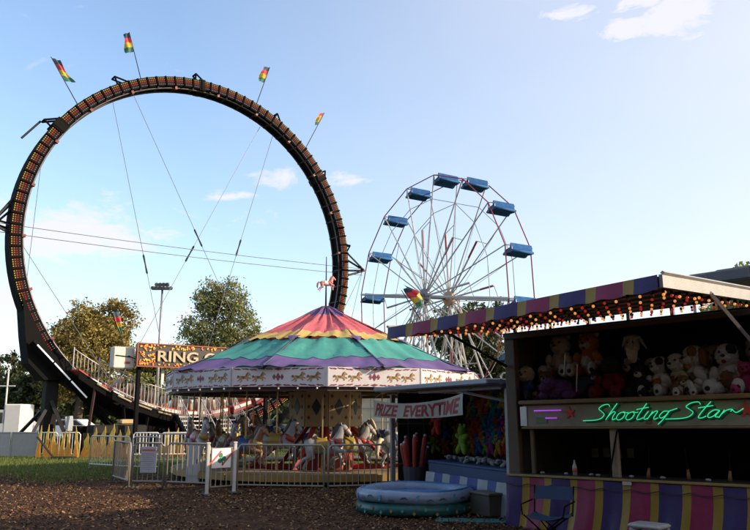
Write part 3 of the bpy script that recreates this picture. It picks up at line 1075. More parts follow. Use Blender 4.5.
# seat shape: tub with a high back, foot board and rolled front; hangs from the pivot at z = 0
prof = [(-.26, .10), (-.34, -.12), (-.36, -.36), (-.26, -.45), (.05, -.44), (.20, -.55), (.36, -.55), (.40, -.48)]
sw = FWD * .80
prof = [(a * .88, b * .84) for a, b in prof]
st = MB()
st.grid(lambda u, v: (lambda a: (a[0], (v - .5) * sw, a[1]))(prof[min(7, int(round(u * 7)))]), 7, 6)
st.grid(lambda u, v: (lambda a: (a[0] + .05 * (1 if u < .4 else 0), (v - .5) * sw, a[1] + .05 * (1 if u >= .3 else 0)))(prof[min(7, int(round(u * 7)))]), 7, 6)
seat_me = st.mesh('seat_shell', BLUE)
side_me = []
for sy in (-1, 1):
    sd_ = MB()
    sd_.prism([(a * .88, b * .84) for a, b in [(-.26, .09), (-.22, .09), (-.18, -.16), (.10, -.24), (.26, -.36), (.39, -.48), (.36, -.55), (.20, -.55), (.05, -.44), (-.26, -.45), (-.36, -.35), (-.34, -.12)]], sy * sw / 2 - .02, sy * sw / 2 + .02)
    side_me.append(sd_.mesh('seat_side', BLUE_D))

hang_me = []
for sy in (-1, 1):
    hg = MB()
    hg.tube((-.25, sy * (sw / 2 + .03), -.05), (0, sy * FWD / 2 * .99, .0), .025, 5).tube((.15, sy * (sw / 2 + .03), -.35), (0, sy * FWD / 2 * .99, .0), .025, 5)
    hang_me.append(hg.mesh('seat_hanger', FWH))
roll_me = MB().loft([(-.325, -sw / 2 * 1.03, -.30), (-.325, sw / 2 * 1.03, -.30)], .065, 10).mesh('seat_bolster', mat('bolster_blue', (.03, .11, .27), .7, var=.4, spec=.15), True)
bar_me = MB().loft([(.22, -sw / 2, -.23), (.22, sw / 2, -.23)], .025, 6).mesh('lap_bar', GALV)
cush_me = MB().bevbox((-.09, 0, -.32), (.30, sw * .94, .10), .04).mesh('seat_cushion', mat('cushion_blue', (.03, .05, .10), .6))
for k in range(16):
    t = PH + k * PI / 8
    s_ = put('seat', seat_me, FW, (FR * math.cos(t), 0, FZ + FR * math.sin(t)), (0, R(rs.uniform(-7, 7)), PI))
    put('seat_side', side_me[0], s_); put('seat_side', side_me[1], s_); put('seat_hanger', hang_me[0], s_); put('seat_hanger', hang_me[1], s_); put('seat_bolster', roll_me, s_); put('lap_bar', bar_me, s_); put('seat_cushion', cush_me, s_)

# ------------------------------------------------------------------ carousel
CA = thing('carousel', 'carousel with striped tent top, painted rounding boards and galloping horses', 'carousel', (-1.5, 23, 0))
PURPLE = mat('canvas_purple', (.125, .082, .22), .75, var=.42, scale=1.6, trans=.12, rnd=.04)
PINK = mat('canvas_pink', (.55, .12, .14), .75, var=.38, scale=1.6, trans=.12, rnd=.04)
YELL = mat('canvas_yellow', (.52, .37, .11), .75, var=.38, scale=1.6, trans=.12, rnd=.04)
TEAL = mat('canvas_teal', (.060, .285, .245), .75, var=.38, scale=1.6, trans=.12, rnd=.04)


def pol(r, phi, z):
    return (r * math.sin(phi), -r * math.cos(phi), z)


NC = 10
C0 = R(-14.6)


def canopy_band(i, r0, z0, r1, z1, f0, f1, m_, sag, seed, lift=0., scallop=0.):
    pa, pb = C0 + i * 2 * PI / NC, C0 + (i + 1) * 2 * PI / NC
    rr_ = random.Random(seed * 31 + i)
    ph1, ph2 = rr_.uniform(0, 6), rr_.uniform(0, 6)

    def fn(u, v):
        f = f0 + (f1 - f0) * v
        if scallop and v > .99:
            f += scallop * math.sin(u * PI * 2 + ph1) * math.sin(u * PI)
        a = Vector(pol(r0 + (r1 - r0) * f, pa, z0 + (z1 - z0) * f)); b = Vector(pol(r0 + (r1 - r0) * f, pb, z0 + (z1 - z0) * f))
        p = a.lerp(b, u)
        e = math.sin(PI * u)
        p.z -= sag * e * math.sin(PI * min(1, max(0, f))) + sag * .3 * math.sin(PI * f)
        wr = .5 * .014 * math.sin(u * 47 + f * 6 + ph2) + .020 * math.sin(u * 19 + ph1 + f * 3) * (1 - .5 * f) + .02 * math.sin(f * 9 + u * 5 + ph2) * e + .012 * math.sin(u * 31 + f * 14 + ph1)
        p.z += wr * 1.5 + lift
        return p
    b = MB().grid(fn, 18, 8)
    return b


BR, BZ, ER, EZ = 2.62, 3.76, 4.74, 2.87
for i in range(NC):
    for f0, f1, m_, sc_ in ((.0, .24, PURPLE, .0), (.24, .76, PINK, 0.), (.76, 1.0, YELL, 0)):
        canopy_band(i, .12, 4.92, BR + .06, BZ, f0, f1, m_, .07, 3).build('canopy_panel', m_, CA, smooth=True)
    canopy_band(i, BR, BZ - .02, ER, EZ, .62, 1.0, PURPLE, .06, 8, -.012).build('canopy_panel', PURPLE, CA, smooth=True)
    canopy_band(i, BR, BZ - .02, ER, EZ, .0, .64, TEAL, .06, 8, 0., .03).build('canopy_panel', TEAL, CA, smooth=True)
    pa_ = C0 + i * 2 * PI / NC
    MB().loft([pol(BR + (ER - BR) * f, pa_, BZ - .02 + (EZ - BZ + .02) * f + .012 - .018 * math.sin(PI * f)) for f in (0, .25, .5, .75, 1)], [(.010, .022)] * 5, 6).build('seam_tape', mat('seam_dark', (.07, .09, .12), .8), CA)
    MB().loft([pol(.12 + (BR - .06) * f, pa_, 4.92 + (BZ - 4.92) * f + .012 - .021 * math.sin(PI * f)) for f in (.05, .25, .5, .75, 1)], [(.008, .018)] * 5, 6).build('seam_tape', mat('seam_red', (.22, .08, .10), .8), CA)
    # purple gusset on each rafter end
    ph = C0 + i * 2 * PI / NC
    g_ = MB()
    g_.add([pol(BR + .09, ph, BZ + .04), pol(BR + .02, ph - .075, BZ + .045), pol(BR + .38, ph, BZ - .115), pol(BR + .02, ph + .075, BZ + .045)], [(0, 1, 2), (0, 2, 3)])
    g_.build('canopy_gusset', PURPLE, CA)
    MB().tube(pol(.2, ph, 4.84), pol(BR, ph, BZ - .06), .035, 6).build('rafter', DARK, CA)
    MB().tube(pol(BR, ph, BZ - .06), pol(ER - .05, ph, EZ - .05), .035, 6).build('rafter', DARK, CA)

# rounding boards
HORSE2D = [(.02, .62), (.10, .66), (.16, .60), (.30, .64), (.45, .60), (.58, .64), (.64, .80), (.70, .94), (.78, 1.0), (.80, .94), (.90, .84), (.98, .76), (.94, .70), (.84, .74), (.80, .64), (.78, .52),
           (.88, .50), (.98, .40), (.94, .34), (.85, .42), (.74, .40), (.82, .26), (.76, .16), (.70, .20), (.72, .28), (.62, .38), (.42, .38), (.34, .30), (.36, .16), (.26, .04), (.20, .08), (.28, .20),
           (.24, .30), (.14, .22), (.02, .12), (0, .18), (.12, .30), (.18, .42), (.14, .50), (.08, .48), (0, .42)]
BW, BH = 2 * 4.66 * math.sin(R(15)), .47
RBM = 4.66 * math.cos(R(15))
board_me = MB().box((0, 0, 0), (BW - .012, .03, BH)).mesh('rounding_board', mat('board_white', (0.594, 0.558, 0.558), .5, var=.12))
horse_me = MB().prism([((x - .5) * .36, (z - .5) * .26) for x, z in HORSE2D], -.004, .004).mesh('horse_motif', mat('motif_gold', (.36, .22, .085), .5, var=.3, scale=12))
mane_me = MB().prism([(.03, .02), (.06, .10), (.09, .125), (.075, .07), (.06, .03)], -.002, .002).prism([(-.18, .03), (-.15, .05), (-.12, .02), (-.17, -.02)], -.002, .002).prism([(-.06, .03), (.02, .02), (.01, -.02), (-.05, -.02)], -.002, .002).mesh('horse_trappings', mat('motif_brown', (.15, .085, .04), .5))
MAR = mat('motif_maroon', (.22, .03, .055), .5)
def diamond(w_, h_, t_):
    d_ = MB()
    o_ = [(-w_, 0), (0, h_), (w_, 0), (0, -h_)]
    i_ = [(-w_ + t_, 0), (0, h_ - t_ * h_ / w_), (w_ - t_, 0), (0, -h_ + t_ * h_ / w_)]
    d_.add([(a, -.004, b) for a, b in o_ + i_], [(0, 1, 5, 4), (1, 2, 6, 5), (2, 3, 7, 6), (3, 0, 4, 7)])
    d_.prism([(a * .4, b * .4) for a, b in o_], -.004, .004)
    return d_
dia_me = diamond(.055, .10, .025).mesh('diamond_motif', MAR)
dia2_me = diamond(.045, .07, .02).mesh('diamond_motif', MAR)
sc = MB()
for sx in (-1, 1):
    for k in range(5):
        x0 = .13 + k * .205
        q = [(sx * (x0 + dx_), dz_ + .012 * math.sin(k * 2.3)) for dx_, dz_ in ((0, .0), (.06, .022), (.13, .018), (.20, .026), (.15, -.006), (.08, -.004), (.03, -.016))]
        sc.prism(q if sx > 0 else q[::-1], -.004, .004)
sc.prism([(-.1, 0), (0, .035), (.1, 0), (0, -.03)], -.004, .004)
scroll_me = sc.mesh('scroll_motif', MAR)
seam_me = MB().box((0, 0, 0), (.03, .05, BH + .01)).mesh('board_trim', mat('trim_grey', (.35, .33, .33), .5))
bulb_me = MB().ell((0, 0, 0), .024, 6, 4).mesh('bulb', mat('bulb_clear', (.7, .68, .6), .2, emit=(1, .9, .7), estr=.25, bump=0))
for k in range(12):
    ph = R(4.5 + 15 + 30 * k)
    b = put('rounding_board', board_me, CA, pol(RBM, ph, 2.605), (R(0), 0, ph))
    for x in (-.98, -.60, .40, .78):
        h_ = put('horse_motif', horse_me, b, (x + .1, -.020, -.005))
        put('horse_trappings', mane_me, h_, (0, -.006, 0))
    for x, m_ in ((-.10, dia2_me), (.0, dia_me), (.10, dia2_me)):
        put('diamond_motif', m_, b, (x - .02, -.020, 0))
    put('scroll_motif', scroll_me, b, (-.02, -.020, .185))
    put('scroll_motif', scroll_me, b, (-.02, -.020, -.190), (0, PI, 0))
    put('board_trim', seam_me, CA, pol(4.66, ph + R(15), 2.605), (0, 0, ph + R(15)))
    for q in range(5):
        put('bulb', bulb_me, b, (-.96 + q * .48, -.03, -.275))
MB().lathe([(4.40, 2.27), (4.58, 2.27), (4.58, 2.36), (4.40, 2.36)], 12, a0=R(-90 + 4.5), close=True).build('rim_beam', mat('beam_brown', (.07, .035, .03), .6), CA)
for k in range(12):
    ph = R(4.5 + 30 * k)
    MB().bar(pol(1.0, ph, 2.44), pol(4.4, ph, 2.40), .06, .12).build('sweep_beam', mat('sweep_dark', (.06, .045, .04), .6), CA)

# centre drum, king post and red undercarriage
RED_D = mat('red_oxide', (.28, .025, .02), .5, var=.3)
CREAM = mat('drum_cream', (0.368, 0.272, 0.152), .55, var=.2)
dr = 1.08
dw = 2 * dr * math.sin(R(18))
dp_me = MB().bevbox((0, 0, 0), (dw - .015, .04, 1.12), .012).mesh('drum_panel', CREAM)
dd = MB().prism([(-.14, 0), (0, .24), (.14, 0), (0, -.24)], -.005, .005)
dd_me = dd.mesh('drum_diamond', mat('drum_navy', (.03, .05, .06), .4))
ds_me = MB().prism([(-.05, 0), (0, .06), (.05, 0), (0, -.06)], -.005, .005).mesh('drum_rosette', MAR)
for k in range(10):
    ph = R(-9 + 36 * k)
    p = put('drum_panel', dp_me, CA, pol(dr * math.cos(R(18)), ph, 1.93), (0, 0, ph))
    put('drum_diamond', dd_me, p, (0, -.026, 0))
    for x, z in ((-.22, .3), (.22, .3), (-.22, -.3), (.22, -.3), (-.22, 0), (.22, 0)):
        put('drum_rosette', ds_me, p, (x, -.026, z))
MB().loft([(0, 0, 0), (0, 0, 4.95)], [.16, .10], 12).build('king_post', mat('post_red', (0.210, 0.018, 0.015), .5), CA, smooth=True)
for k in range(6):
    ph = R(30 + 60 * k + 12)
    MB().bar(pol(.75, ph, 1.38), pol(2.25, ph, .12), .11, .11).build('raking_strut', RED_D, CA)
    MB().bevbox(pol(2.3, ph, .08), (.34, .34, .16), .02, (0, 0, ph)).build('strut_foot', mat('foot_orange', (0.496, 0.104, 0.040), .5), CA)
MB().bevbox((0, 0, .38), (1.7, 1.7, .5), .05).build('motor_box', RED_D, CA)
MB().bevbox((.35, -.98, .42), (.55, .3, .62), .04).build('control_box', mat('foot_orange', (.62, .13, .05), .5), CA)
MB().bar((-2.2, 0, .16), (2.2, 0, .16), .2, .2).build('ground_beam', RED_D, CA)
MB().bar((0, -2.2, .16), (0, 2.2, .16), .2, .21).build('ground_beam', RED_D, CA)
# ring platform in wedge boards
pf = mat('platform_plank', (0.210, 0.147, 0.084), .65, var=.25)
pfe = mat('platform_edge', (0.270, 0.168, 0.042), .5, var=.2)
for k in range(24):
    pa, pb = R(15 * k + .15), R(15 * k + 14.85)
    m_ = MB()
    vs_ = [pol(2.7, pa, .30), pol(4.3, pa, .30), pol(4.3, pb, .30), pol(2.7, pb, .30)]
    vs_ += [(x, y, .25) for x, y, z in vs_]
    m_.add(vs_, [(0, 1, 2, 3), (7, 6, 5, 4), (1, 0, 4, 5), (2, 1, 5, 6), (3, 2, 6, 7), (0, 3, 7, 4)])
    m_.build('platform_board', pf, CA)
    m_ = MB().box((0, 0, 0), (2 * 4.31 * math.sin(R(7.35)), .03, .15))
    m_.build('platform_edge', pfe, CA, loc=pol(4.30, R(15 * k + 7.5), .205), rot=(0, 0, R(15 * k + 7.5)))
    if k % 2 == 0:
        MB().box((0, 0, 0), (.1, .1, .25)).build('platform_leg', DARK, CA, loc=pol(4.0, R(15 * k + 7.5), .12))

# galloping horses
def horse_meshes(body_m, mane_m, saddle_m, blanket_m, key):
    b = MB()
    b.loft([(-.44, 0, -.02), (-.40, 0, .0), (-.28, 0, .02), (-.08, 0, -.01), (.12, 0, -.02), (.28, 0, .01), (.38, 0, .06), (.42, 0, .10)],
           [(.06, .05), (.14, .11), (.18, .145), (.165, .14), (.17, .14), (.18, .135), (.14, .10), (.07, .05)], 12)
    b.loft([(.28, 0, .02), (.38, 0, .18), (.45, 0, .34), (.49, 0, .46), (.50, 0, .50)], [(.17, .11), (.13, .085), (.10, .065), (.085, .06), (.04, .04)], 10)
    b.loft([(.45, 0, .50), (.52, 0, .46), (.60, 0, .38), (.68, 0, .30), (.71, 0, .27)], [(.05, .045), (.085, .06), (.07, .05), (.05, .042), (.02, .02)], 10)
    for sy in (-1, 1):
        b.loft([(.47, sy * .04, .50), (.465, sy * .05, .58)], [.025, .005], 5)
    for sy, (kx, kz, fx, fz) in ((-1, (.56, -.12, .60, -.34)), (1, (.44, -.24, .62, -.40))):
        b.loft([(.28, sy * .08, .0), (.38, sy * .09, -.1), (kx, sy * .09, kz), ((kx + fx) / 2 - .04, sy * .09, (kz + fz) / 2), (fx - .12, sy * .09, fz), (fx - .07, sy * .09, fz - .05)], [.09, .07, .042, .03, .03, .04], 8)
    for sy, (kx, kz, fx, fz) in ((-1, (-.44, -.28, -.62, -.50)), (1, (-.34, -.30, -.46, -.54))):
        b.loft([(-.30, sy * .08, .0), (-.30, sy * .1, -.14), (kx + .12, sy * .1, kz + .02), (kx, sy * .1, kz - .02), (fx, sy * .1, fz), (fx + .06, sy * .1, fz - .03)], [.12, .10, .055, .04, .03, .04], 8)
    body = b.mesh('horse', body_m, True)
    m = MB()
    m.loft([(.46, 0, .56), (.40, 0, .46), (.33, 0, .32), (.24, 0, .20)], [(.06, .03), (.085, .04), (.09, .045), (.04, .03)], 8)
    m.loft([(.50, 0, .55), (.56, 0, .50), (.58, 0, .44)], [.035, .03, .012], 6)
    mane = m.mesh('mane', mane_m, True)
    m = MB().loft([(-.43, 0, .06), (-.54, 0, .08), (-.63, 0, -.05), (-.66, 0, -.26), (-.62, 0, -.38)], [.03, .06, .07, .055, .015], 8)
    tail = m.mesh('tail', mane_m, True)
    s = MB()
    s.loft([(-.17, 0, .02), (-.12, 0, .02), (.08, 0, .01), (.13, 0, .01)], [(.175, .152), (.182, .158), (.18, .152), (.172, .146)], 12)
    s.loft([(-.15, 0, .20), (-.10, 0, .19), (0, 0, .165), (.08, 0, .19), (.11, 0, .23)], [(.05, .09), (.03, .09), (.03, .08), (.03, .07), (.02, .04)], 8)
    saddle = s.mesh('saddle', saddle_m, True)
    q = MB()
    q.loft([(.20, 0, .02), (.24, 0, .03)], [(.185, .15), (.187, .148)], 12)
    q.loft([(.34, 0, .05), (.40, 0, .16)], [(.168, .12), (.15, .10)], 10)
    q.loft([(.585, 0, .395), (.60, 0, .38)], [(.08, .058), (.077, .056)], 8)
    harness = q.mesh('harness', blanket_m, True)
    return body, mane, saddle, harness, tail


hw = mat('horse_white', (0.298, 0.287, 0.270), .4, var=.15)
hb = mat('horse_bay', (0.208, 0.096, 0.040), .35)
hg_ = mat('horse_grey', (0.272, 0.264, 0.264), .35)
mk = mat('mane_dark', (.05, .04, .04), .5)
ml = mat('mane_cream', (.5, .42, .28), .5)
sr = mat('saddle_red', (0.294, 0.035, 0.028), .4)
sy_ = mat('saddle_gold', (0.300, 0.198, 0.036), .4)
sb = mat('saddle_blue', (0.036, 0.072, 0.180), .4)
HS = [horse_meshes(hw, mk, sy_, sr, 0), horse_meshes(hb, mk, sb, sy_, 1), horse_meshes(hg_, mk, sr, sy_, 2), horse_meshes(hw, ml, sb, sr, 3)]
pole_me = MB().loft([(0, 0, -.72), (0, 0, 1.5)], .022, 8).mesh('horse_pole', mat('brass', (.42, .30, .14), .35, .7))
rh = random.Random(9)
for r_, n_, off in ((3.85, 12, 3), (3.05, 10, -20)):
    for k in range(n_):
        ph = R(off + 360 / n_ * k)
        v = HS[(k * 3 + (0 if r_ > 3.5 else 1)) % 4] if k else HS[0]
        z = 1.02 + .12 * math.sin(k * 2.4 + r_)
        h = put('carousel_horse', v[0], CA, pol(r_, ph, z), (0, 0, ph), 1.0)
        put('mane', v[1], h); put('tail', v[4], h); put('saddle', v[2], h); put('harness', v[3], h)
        put('horse_pole', pole_me, h, (0, 0, 0))
# finial: little pink horse on the peak
MB().loft([(0, 0, 4.86), (0, 0, 6.5)], [.03, .012], 6).build('finial_rod', DARK, CA, smooth=True)
fh = horse_meshes(mat('finial_pink', (.62, .28, .25), .5), mat('finial_red', (.5, .12, .10), .5), mat('finial_white', (.7, .66, .62), .5), mat('finial_red', (.5, .12, .10), .5), 5)
h = put('finial_horse', fh[0], CA, (0, 0, 5.66), (0, 0, R(15)), .42)
put('mane', fh[1], h); put('tail', fh[4], h); put('saddle', fh[2], h); put('harness', fh[3], h)

# ------------------------------------------------------------------ fence panels
FBAR = {}
GALV_D = mat('foot_steel', (.10, .09, .08), .7, .2)


def fence_panel(p0, p1, label, group, h=1.04, nbar=None, m_=FENCE, post=.028, name='fence_panel', bar_r=.010):
    p0, p1 = Vector((*p0, 0)), Vector((*p1, 0))
    d = p1 - p0; L = d.length
    t = thing(name, label, 'fence', p0.lerp(p1, .5), math.atan2(d.y, d.x), group)
    MB().loft([(-L / 2 + post, 0, .0), (-L / 2 + post, 0, h - .08), (-L / 2 + .10, 0, h), (L / 2 - .10, 0, h), (L / 2 - post, 0, h - .08), (L / 2 - post, 0, .0)], post * .8, 8).build('frame', m_, t, smooth=True)
    MB().tube((-L / 2 + post, 0, .16), (L / 2 - post, 0, .16), post * .7, 6).build('bottom_rail', m_, t)
    key = (round(h, 2), m_.name, bar_r)
    if key not in FBAR:
        FBAR[key] = MB().tube((0, 0, .16), (0, 0, h - .01), bar_r, 5).mesh('bar', m_)
    n_ = nbar or max(2, int(L / .135))
    for i in range(1, n_):
        put('bar', FBAR[key], t, (-L / 2 + post + (L - 2 * post) * i / n_, 0, 0))
    for sx in (-1, 1):
        MB().box((sx * (L / 2 - .12), 0, .012), (.05, .4, .022)).build('foot', GALV_D, t)
    return t


CG = 'fence panels around the carousel'
LBF = 'pale tubular fence panel closing the front of the carousel'
fence_panel((-3.13, 17.72), (-1.10, 17.36), LBF, 'front fence panels of the carousel')
fence_panel((-1.06, 17.36), (.32, 17.75), LBF, 'front fence panels of the carousel')
fence_panel((-6.80, 20.37), (-5.86, 18.76), 'pale fence panel turned end-on at the corner of the queue', None)
fence_panel((-5.80, 18.70), (-4.98, 18.56), 'short pale fence panel carrying the notice', None)
fence_panel((-4.94, 18.55), (-3.82, 18.10), 'pale fence panel between the notice and the gate', None)
LBB = 'sunlit pale fence panel at the back of the carousel queue'
fence_panel((-9.2, 25.2), (-7.52, 24.0), LBB, 'back fence panels of the queue', m_=DIRTYW)
fence_panel((-7.46, 23.95), (-6.52, 23.75), LBB, 'back fence panels of the queue', m_=DIRTYW)
fence_panel((-7.9, 27.2), (-6.1, 27.6), LBB, 'back fence panels of the queue', m_=DIRTYW)
# gate posts and gate
for (x, y) in ((-3.66, 17.16), (-3.16, 17.66)):
    t = thing('gate_post', 'thick white square post beside the carousel gate', 'post', (x, y, 0), .4, 'carousel gate posts')
    MB().bevbox((0, 0, .54), (.07, .07, 1.08), .01).build('post', DIRTYW, t)
    MB().bevbox((0, 0, 1.09), (.085, .085, .03), .008).build('post_cap', WHITE, t)
    MB().box((0, 0, .012), (.16, .5, .022)).build('foot_plate', GALV_D, t)
t = thing('gate', 'low swinging gate between two white posts', 'gate', (-3.41, 17.43, 0), math.atan2(.5, .5))
MB().loft([(-.27, 0, .15), (-.27, 0, .98), (.27, 0, .98), (.27, 0, .15), (-.27, 0, .15)], .018, 6).build('frame', FENCE, t)
for k in range(3):
    MB().tube((-.14 + .14 * k, 0, .15), (-.14 + .14 * k, 0, .6), .01, 5).build('bar', FENCE, t)
# emblem board hung on the gate
e = thing('emblem_sign', 'small white sign with green clover and red stripes hung on the carousel gate', 'sign', (-3.43, 17.40, .76), math.atan2(.5, .5))
eb = MB().bevbox((0, -.03, 0), (.50, .012, .42), .004).build('sign_board', WHITE, e)
cl = MB()
for k in range(3):
    a = R(90 + 120 * k + 20)
    cl.loft([(.0 + .065 * math.cos(a), -.038, .065 * math.sin(a)), (.0 + .065 * math.cos(a), -.042, .065 * math.sin(a))], .055, 10)
cl.tube((0, -.041, 0), (.03, -.041, -.12), .014)
cl.build('clover', mat('clover_green', (.03, .20, .12), .5), e)
for dx_ in (-.17, .17):
    MB().box((dx_, -.039, 0), (.04, .004, .44), (0, R(45), 0)).build('red_stripe', mat('stripe_red', (.55, .08, .07), .5), e)
ns = thing('notice_sign', 'white printed notice board tied to the queue fence', 'sign', (-5.36, 18.58, .66), math.atan2(-.14, .82))
nb_ = MB().bevbox((0, -.03, 0), (.40, .012, .60), .004).build('sign_board', mat('notice_white', (.36, .36, .39), .6, var=.12), ns)
MB().box((0, -.038, .22), (.34, .004, .035)).build('red_heading', mat('stripe_red', (.55, .08, .07), .5), ns)
for k in range(9):
    MB().box((-.02 + .03 * math.sin(k * 3), -.038, .14 - k * .045), (.28 + .05 * math.sin(k * 2), .004, .012)).build('print_line', mat('print_grey', (.3, .3, .34), .6), ns)
t = thing('control_cabinet', 'slim grey cabinet just behind the carousel gate', 'cabinet', (-4.62, 20.0, 0), .1)
MB().bevbox((0, 0, .5), (.34, .3, 1.0), .02).build('cabinet', mat('cabinet_grey', (.36, .37, .40), .5), t)
MB().box((0, -.155, .55), (.28, .012, .7)).build('door', mat('cabinet_grey2', (.42, .43, .45), .5), t)
MB().box((.1, -.165, .55), (.02, .02, .1)).build('handle', DARK, t)

# loop ride fence with flame boards
LR = 'white barred fence panel in front of the loop ride'
pts = [(-13.62, 31.55), (-12.75, 31.45), (-11.82, 31.4), (-10.75, 31.3), (-9.7, 31.2), (-8.6, 31.3), (-7.5, 31.5), (-6.4, 31.9), (-5.3, 32.4), (-4.2, 33.0)]
for q_, (a, b) in enumerate(zip(pts[:-1], pts[1:])):
    if q_ in (2, 3):
        continue
    b2 = (b[0] - .03, b[1])
    fence_panel(a, b2, LR, 'white fence panels of the loop ride', h=1.0, m_=WHITE, nbar=8, bar_r=.016)
for a, b in (((-16.0, 31.9), (-14.85, 31.75)), ((-14.8, 31.75), (-13.66, 31.58))):
    d = Vector((b[0] - a[0], b[1] - a[1], 0)); L = d.length
    t = thing('mesh_panel', 'grey sheeted fence panel beside the white truck', 'fence', ((a[0] + b[0]) / 2, (a[1] + b[1]) / 2, 0), math.atan2(d.y, d.x), 'grey sheeted panels')
    MB().loft([(-L / 2, 0, 0), (-L / 2, 0, 1.0), (L / 2, 0, 1.0), (L / 2, 0, 0)], .025, 6).build('frame', GALV, t)
    MB().box((0, .01, .53), (L - .04, .008, .92)).build('sheet', mat('sheet_grey', (.33, .32, .30), .6), t)
# leaning stake with a flat foot near the flame boards
t = thing('cable_stake', 'dark leaning stake on a flat foot before the grey sheeted fence', 'stake', (-12.6, 30.9, 0))
MB().bar((-.85, .1, .85), (-.1, 0, .06), .06, .06).build('stake', DARK, t)
MB().bevbox((.3, 0, .05), (.9, .3, .08), .02).build('foot', DARK, t)
FO = mat('flame_yellow', (.66, .45, .06), .5, var=.3, scale=3)
FR_ = mat('flame_orange', (.52, .22, .03), .5, var=.3, scale=3)
rf = random.Random(21)
for i, (cx, cy, w_, rz, lab) in enumerate(((-12.72, 31.28, 1.75, -.05, 'row of flame-shaped yellow cutouts hung on the fence below the tube-lit brace'), (-10.78, 31.32, 2.05, -.1, 'black board painted with tall yellow flames in front of the generator'),
                                  (-8.0, 31.6, 1.5, .15, 'flame-shaped yellow board behind the fence left of the ride stairs'), (-6.2, 32.3, 1.6, .4, 'flame-shaped yellow board at the foot of the ride stairs'))):
    t = thing('flame_board', lab, 'decoration', (cx, cy, 0), rz)
    if i:
        MB().box((0, .06, .5), (w_ + .04, .02, .96)).build('backing', mat('flame_backing', (.035, .02, .014), .6), t)
    for lay, (m_, hk, yo, nf) in enumerate(((FO, 1.0, 0, 6), (FR_, .62, -.035, 7))):
        for q in range(nf):
            x0 = -w_ / 2 + w_ * (q + .5) / nf + rf.uniform(-.04, .04)
            hh = hk * rf.choice((1.35, 1.1, .85, 1.25, 1.0)) * (1 + .1 * rf.uniform(-1, 1))
            wd = w_ / nf * ((.62 if lay == 0 else .5) if i else .36)
            ln = rf.uniform(-.06, .12)
            left = [(x0 - wd, .03), (x0 - wd * 1.05, hh * .22), (x0 - wd * .55, hh * .45), (x0 - wd * .62 + ln * .6, hh * .68), (x0 - wd * .1 + ln, hh * .86), (x0 + ln * 1.5, hh)]
            right = [(x0 + wd * .35 + ln, hh * .80), (x0 + wd * .30 + ln * .6, hh * .62), (x0 + wd * .75, hh * .46), (x0 + wd * .70, hh * .30), (x0 + wd, .16), (x0 + wd, .03)]
            MB().prism(left + right, yo - .010 + q * .004, yo + .010 + q * .004).build('flame', m_, t)

# ------------------------------------------------------------------ shooting gallery booth
SB = thing('shooting_booth', 'dark shooting gallery booth with striped skirt and green neon sign', 'carnival booth', (2.205, 12.54, 0), rot=(0, -.015, math.atan2(-.713, .702)))
W = 4.05
WALL_D = mat('booth_black_wall', (.022, .021, .022), .75)
SIGNB = mat('sign_wood', (0.273, 0.231, 0.159), .5, var=.25, scale=4)
MB().box((W / 2, 2.2, 1.5), (W, .05, 3.0)).build('back_wall', WALL_D, SB)
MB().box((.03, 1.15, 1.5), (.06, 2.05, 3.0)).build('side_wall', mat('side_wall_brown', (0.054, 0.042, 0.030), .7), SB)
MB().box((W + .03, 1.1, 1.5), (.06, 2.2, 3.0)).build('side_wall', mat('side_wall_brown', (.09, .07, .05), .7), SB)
MB().box((W / 2, 1.1, 3.0), (W + .1, 2.25, .05)).build('roof', DARK, SB)
MB().box((W / 2, 1.1, .06), (W, 2.1, .06)).build('floor', WOOD_D, SB)
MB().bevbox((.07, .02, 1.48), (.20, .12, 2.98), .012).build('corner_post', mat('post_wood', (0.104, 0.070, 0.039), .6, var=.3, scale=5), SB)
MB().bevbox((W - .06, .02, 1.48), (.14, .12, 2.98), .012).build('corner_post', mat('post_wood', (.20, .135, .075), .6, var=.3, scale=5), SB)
MB().bevbox((.40, .02, 1.14), (.06, .06, .70), .008).build('window_post', mat('post_wood', (.20, .135, .075), .6), SB)
MB().bevbox((1.80, .02, 1.14), (.12, .06, .70), .008).build('window_post', mat('post_pale', (0.294, 0.224, 0.140), .6, var=.25), SB)
MB().bevbox((W / 2, -.02, 2.955), (W, .10, .08), .01).build('head_beam', mat('head_dark', (.05, .045, .04), .6), SB)
# name board
sbd = MB().bevbox((2.16, -.02, 1.675), (3.76, .05, .34), .01).build('name_board', SIGNB, SB)
MB().bevbox((2.16, -.05, 1.885), (3.80, .16, .065), .012).build('board_ledge', mat('ledge_wood', (0.204, 0.132, 0.054), .5, var=.3, scale=5), sbd)
MB().bevbox((2.16, -.04, 1.492), (3.80, .08, .032), .008).build('board_rail', mat('ledge_wood', (.34, .22, .09), .5, var=.3, scale=5), sbd)
MB().box((.30, -.05, 1.675), (.12, .012, .30)).build('metal_plate', ALU, sbd)
NEON = mat('neon_green', (.05, .5, .25), .3, emit=(.03, .85, .36), estr=.72, var=.0, bump=0, rnd=0)
NEONP = mat('neon_violet', (.35, .08, .45), .3, emit=(.45, .10, .85), estr=.55, var=.0, bump=0, rnd=0)
STAR = mat('star_red', (.55, .05, .03), .5, var=.2)


def smooth_path(p, n=5):
    p = [Vector((a, 0, b)) for a, b in p]
    out = []
    for i in range(len(p) - 1):
        p0, p1, p2, p3 = p[max(i - 1, 0)], p[i], p[i + 1], p[min(i + 2, len(p) - 1)]
        for k in range(n):
            f = k / n
            out.append(.5 * (2 * p1 + (p2 - p0) * f + (2 * p0 - 5 * p1 + 4 * p2 - p3) * f * f + (3 * p1 - p0 - 3 * p2 + p3) * f ** 3))
    out.append(p[-1])
    return out


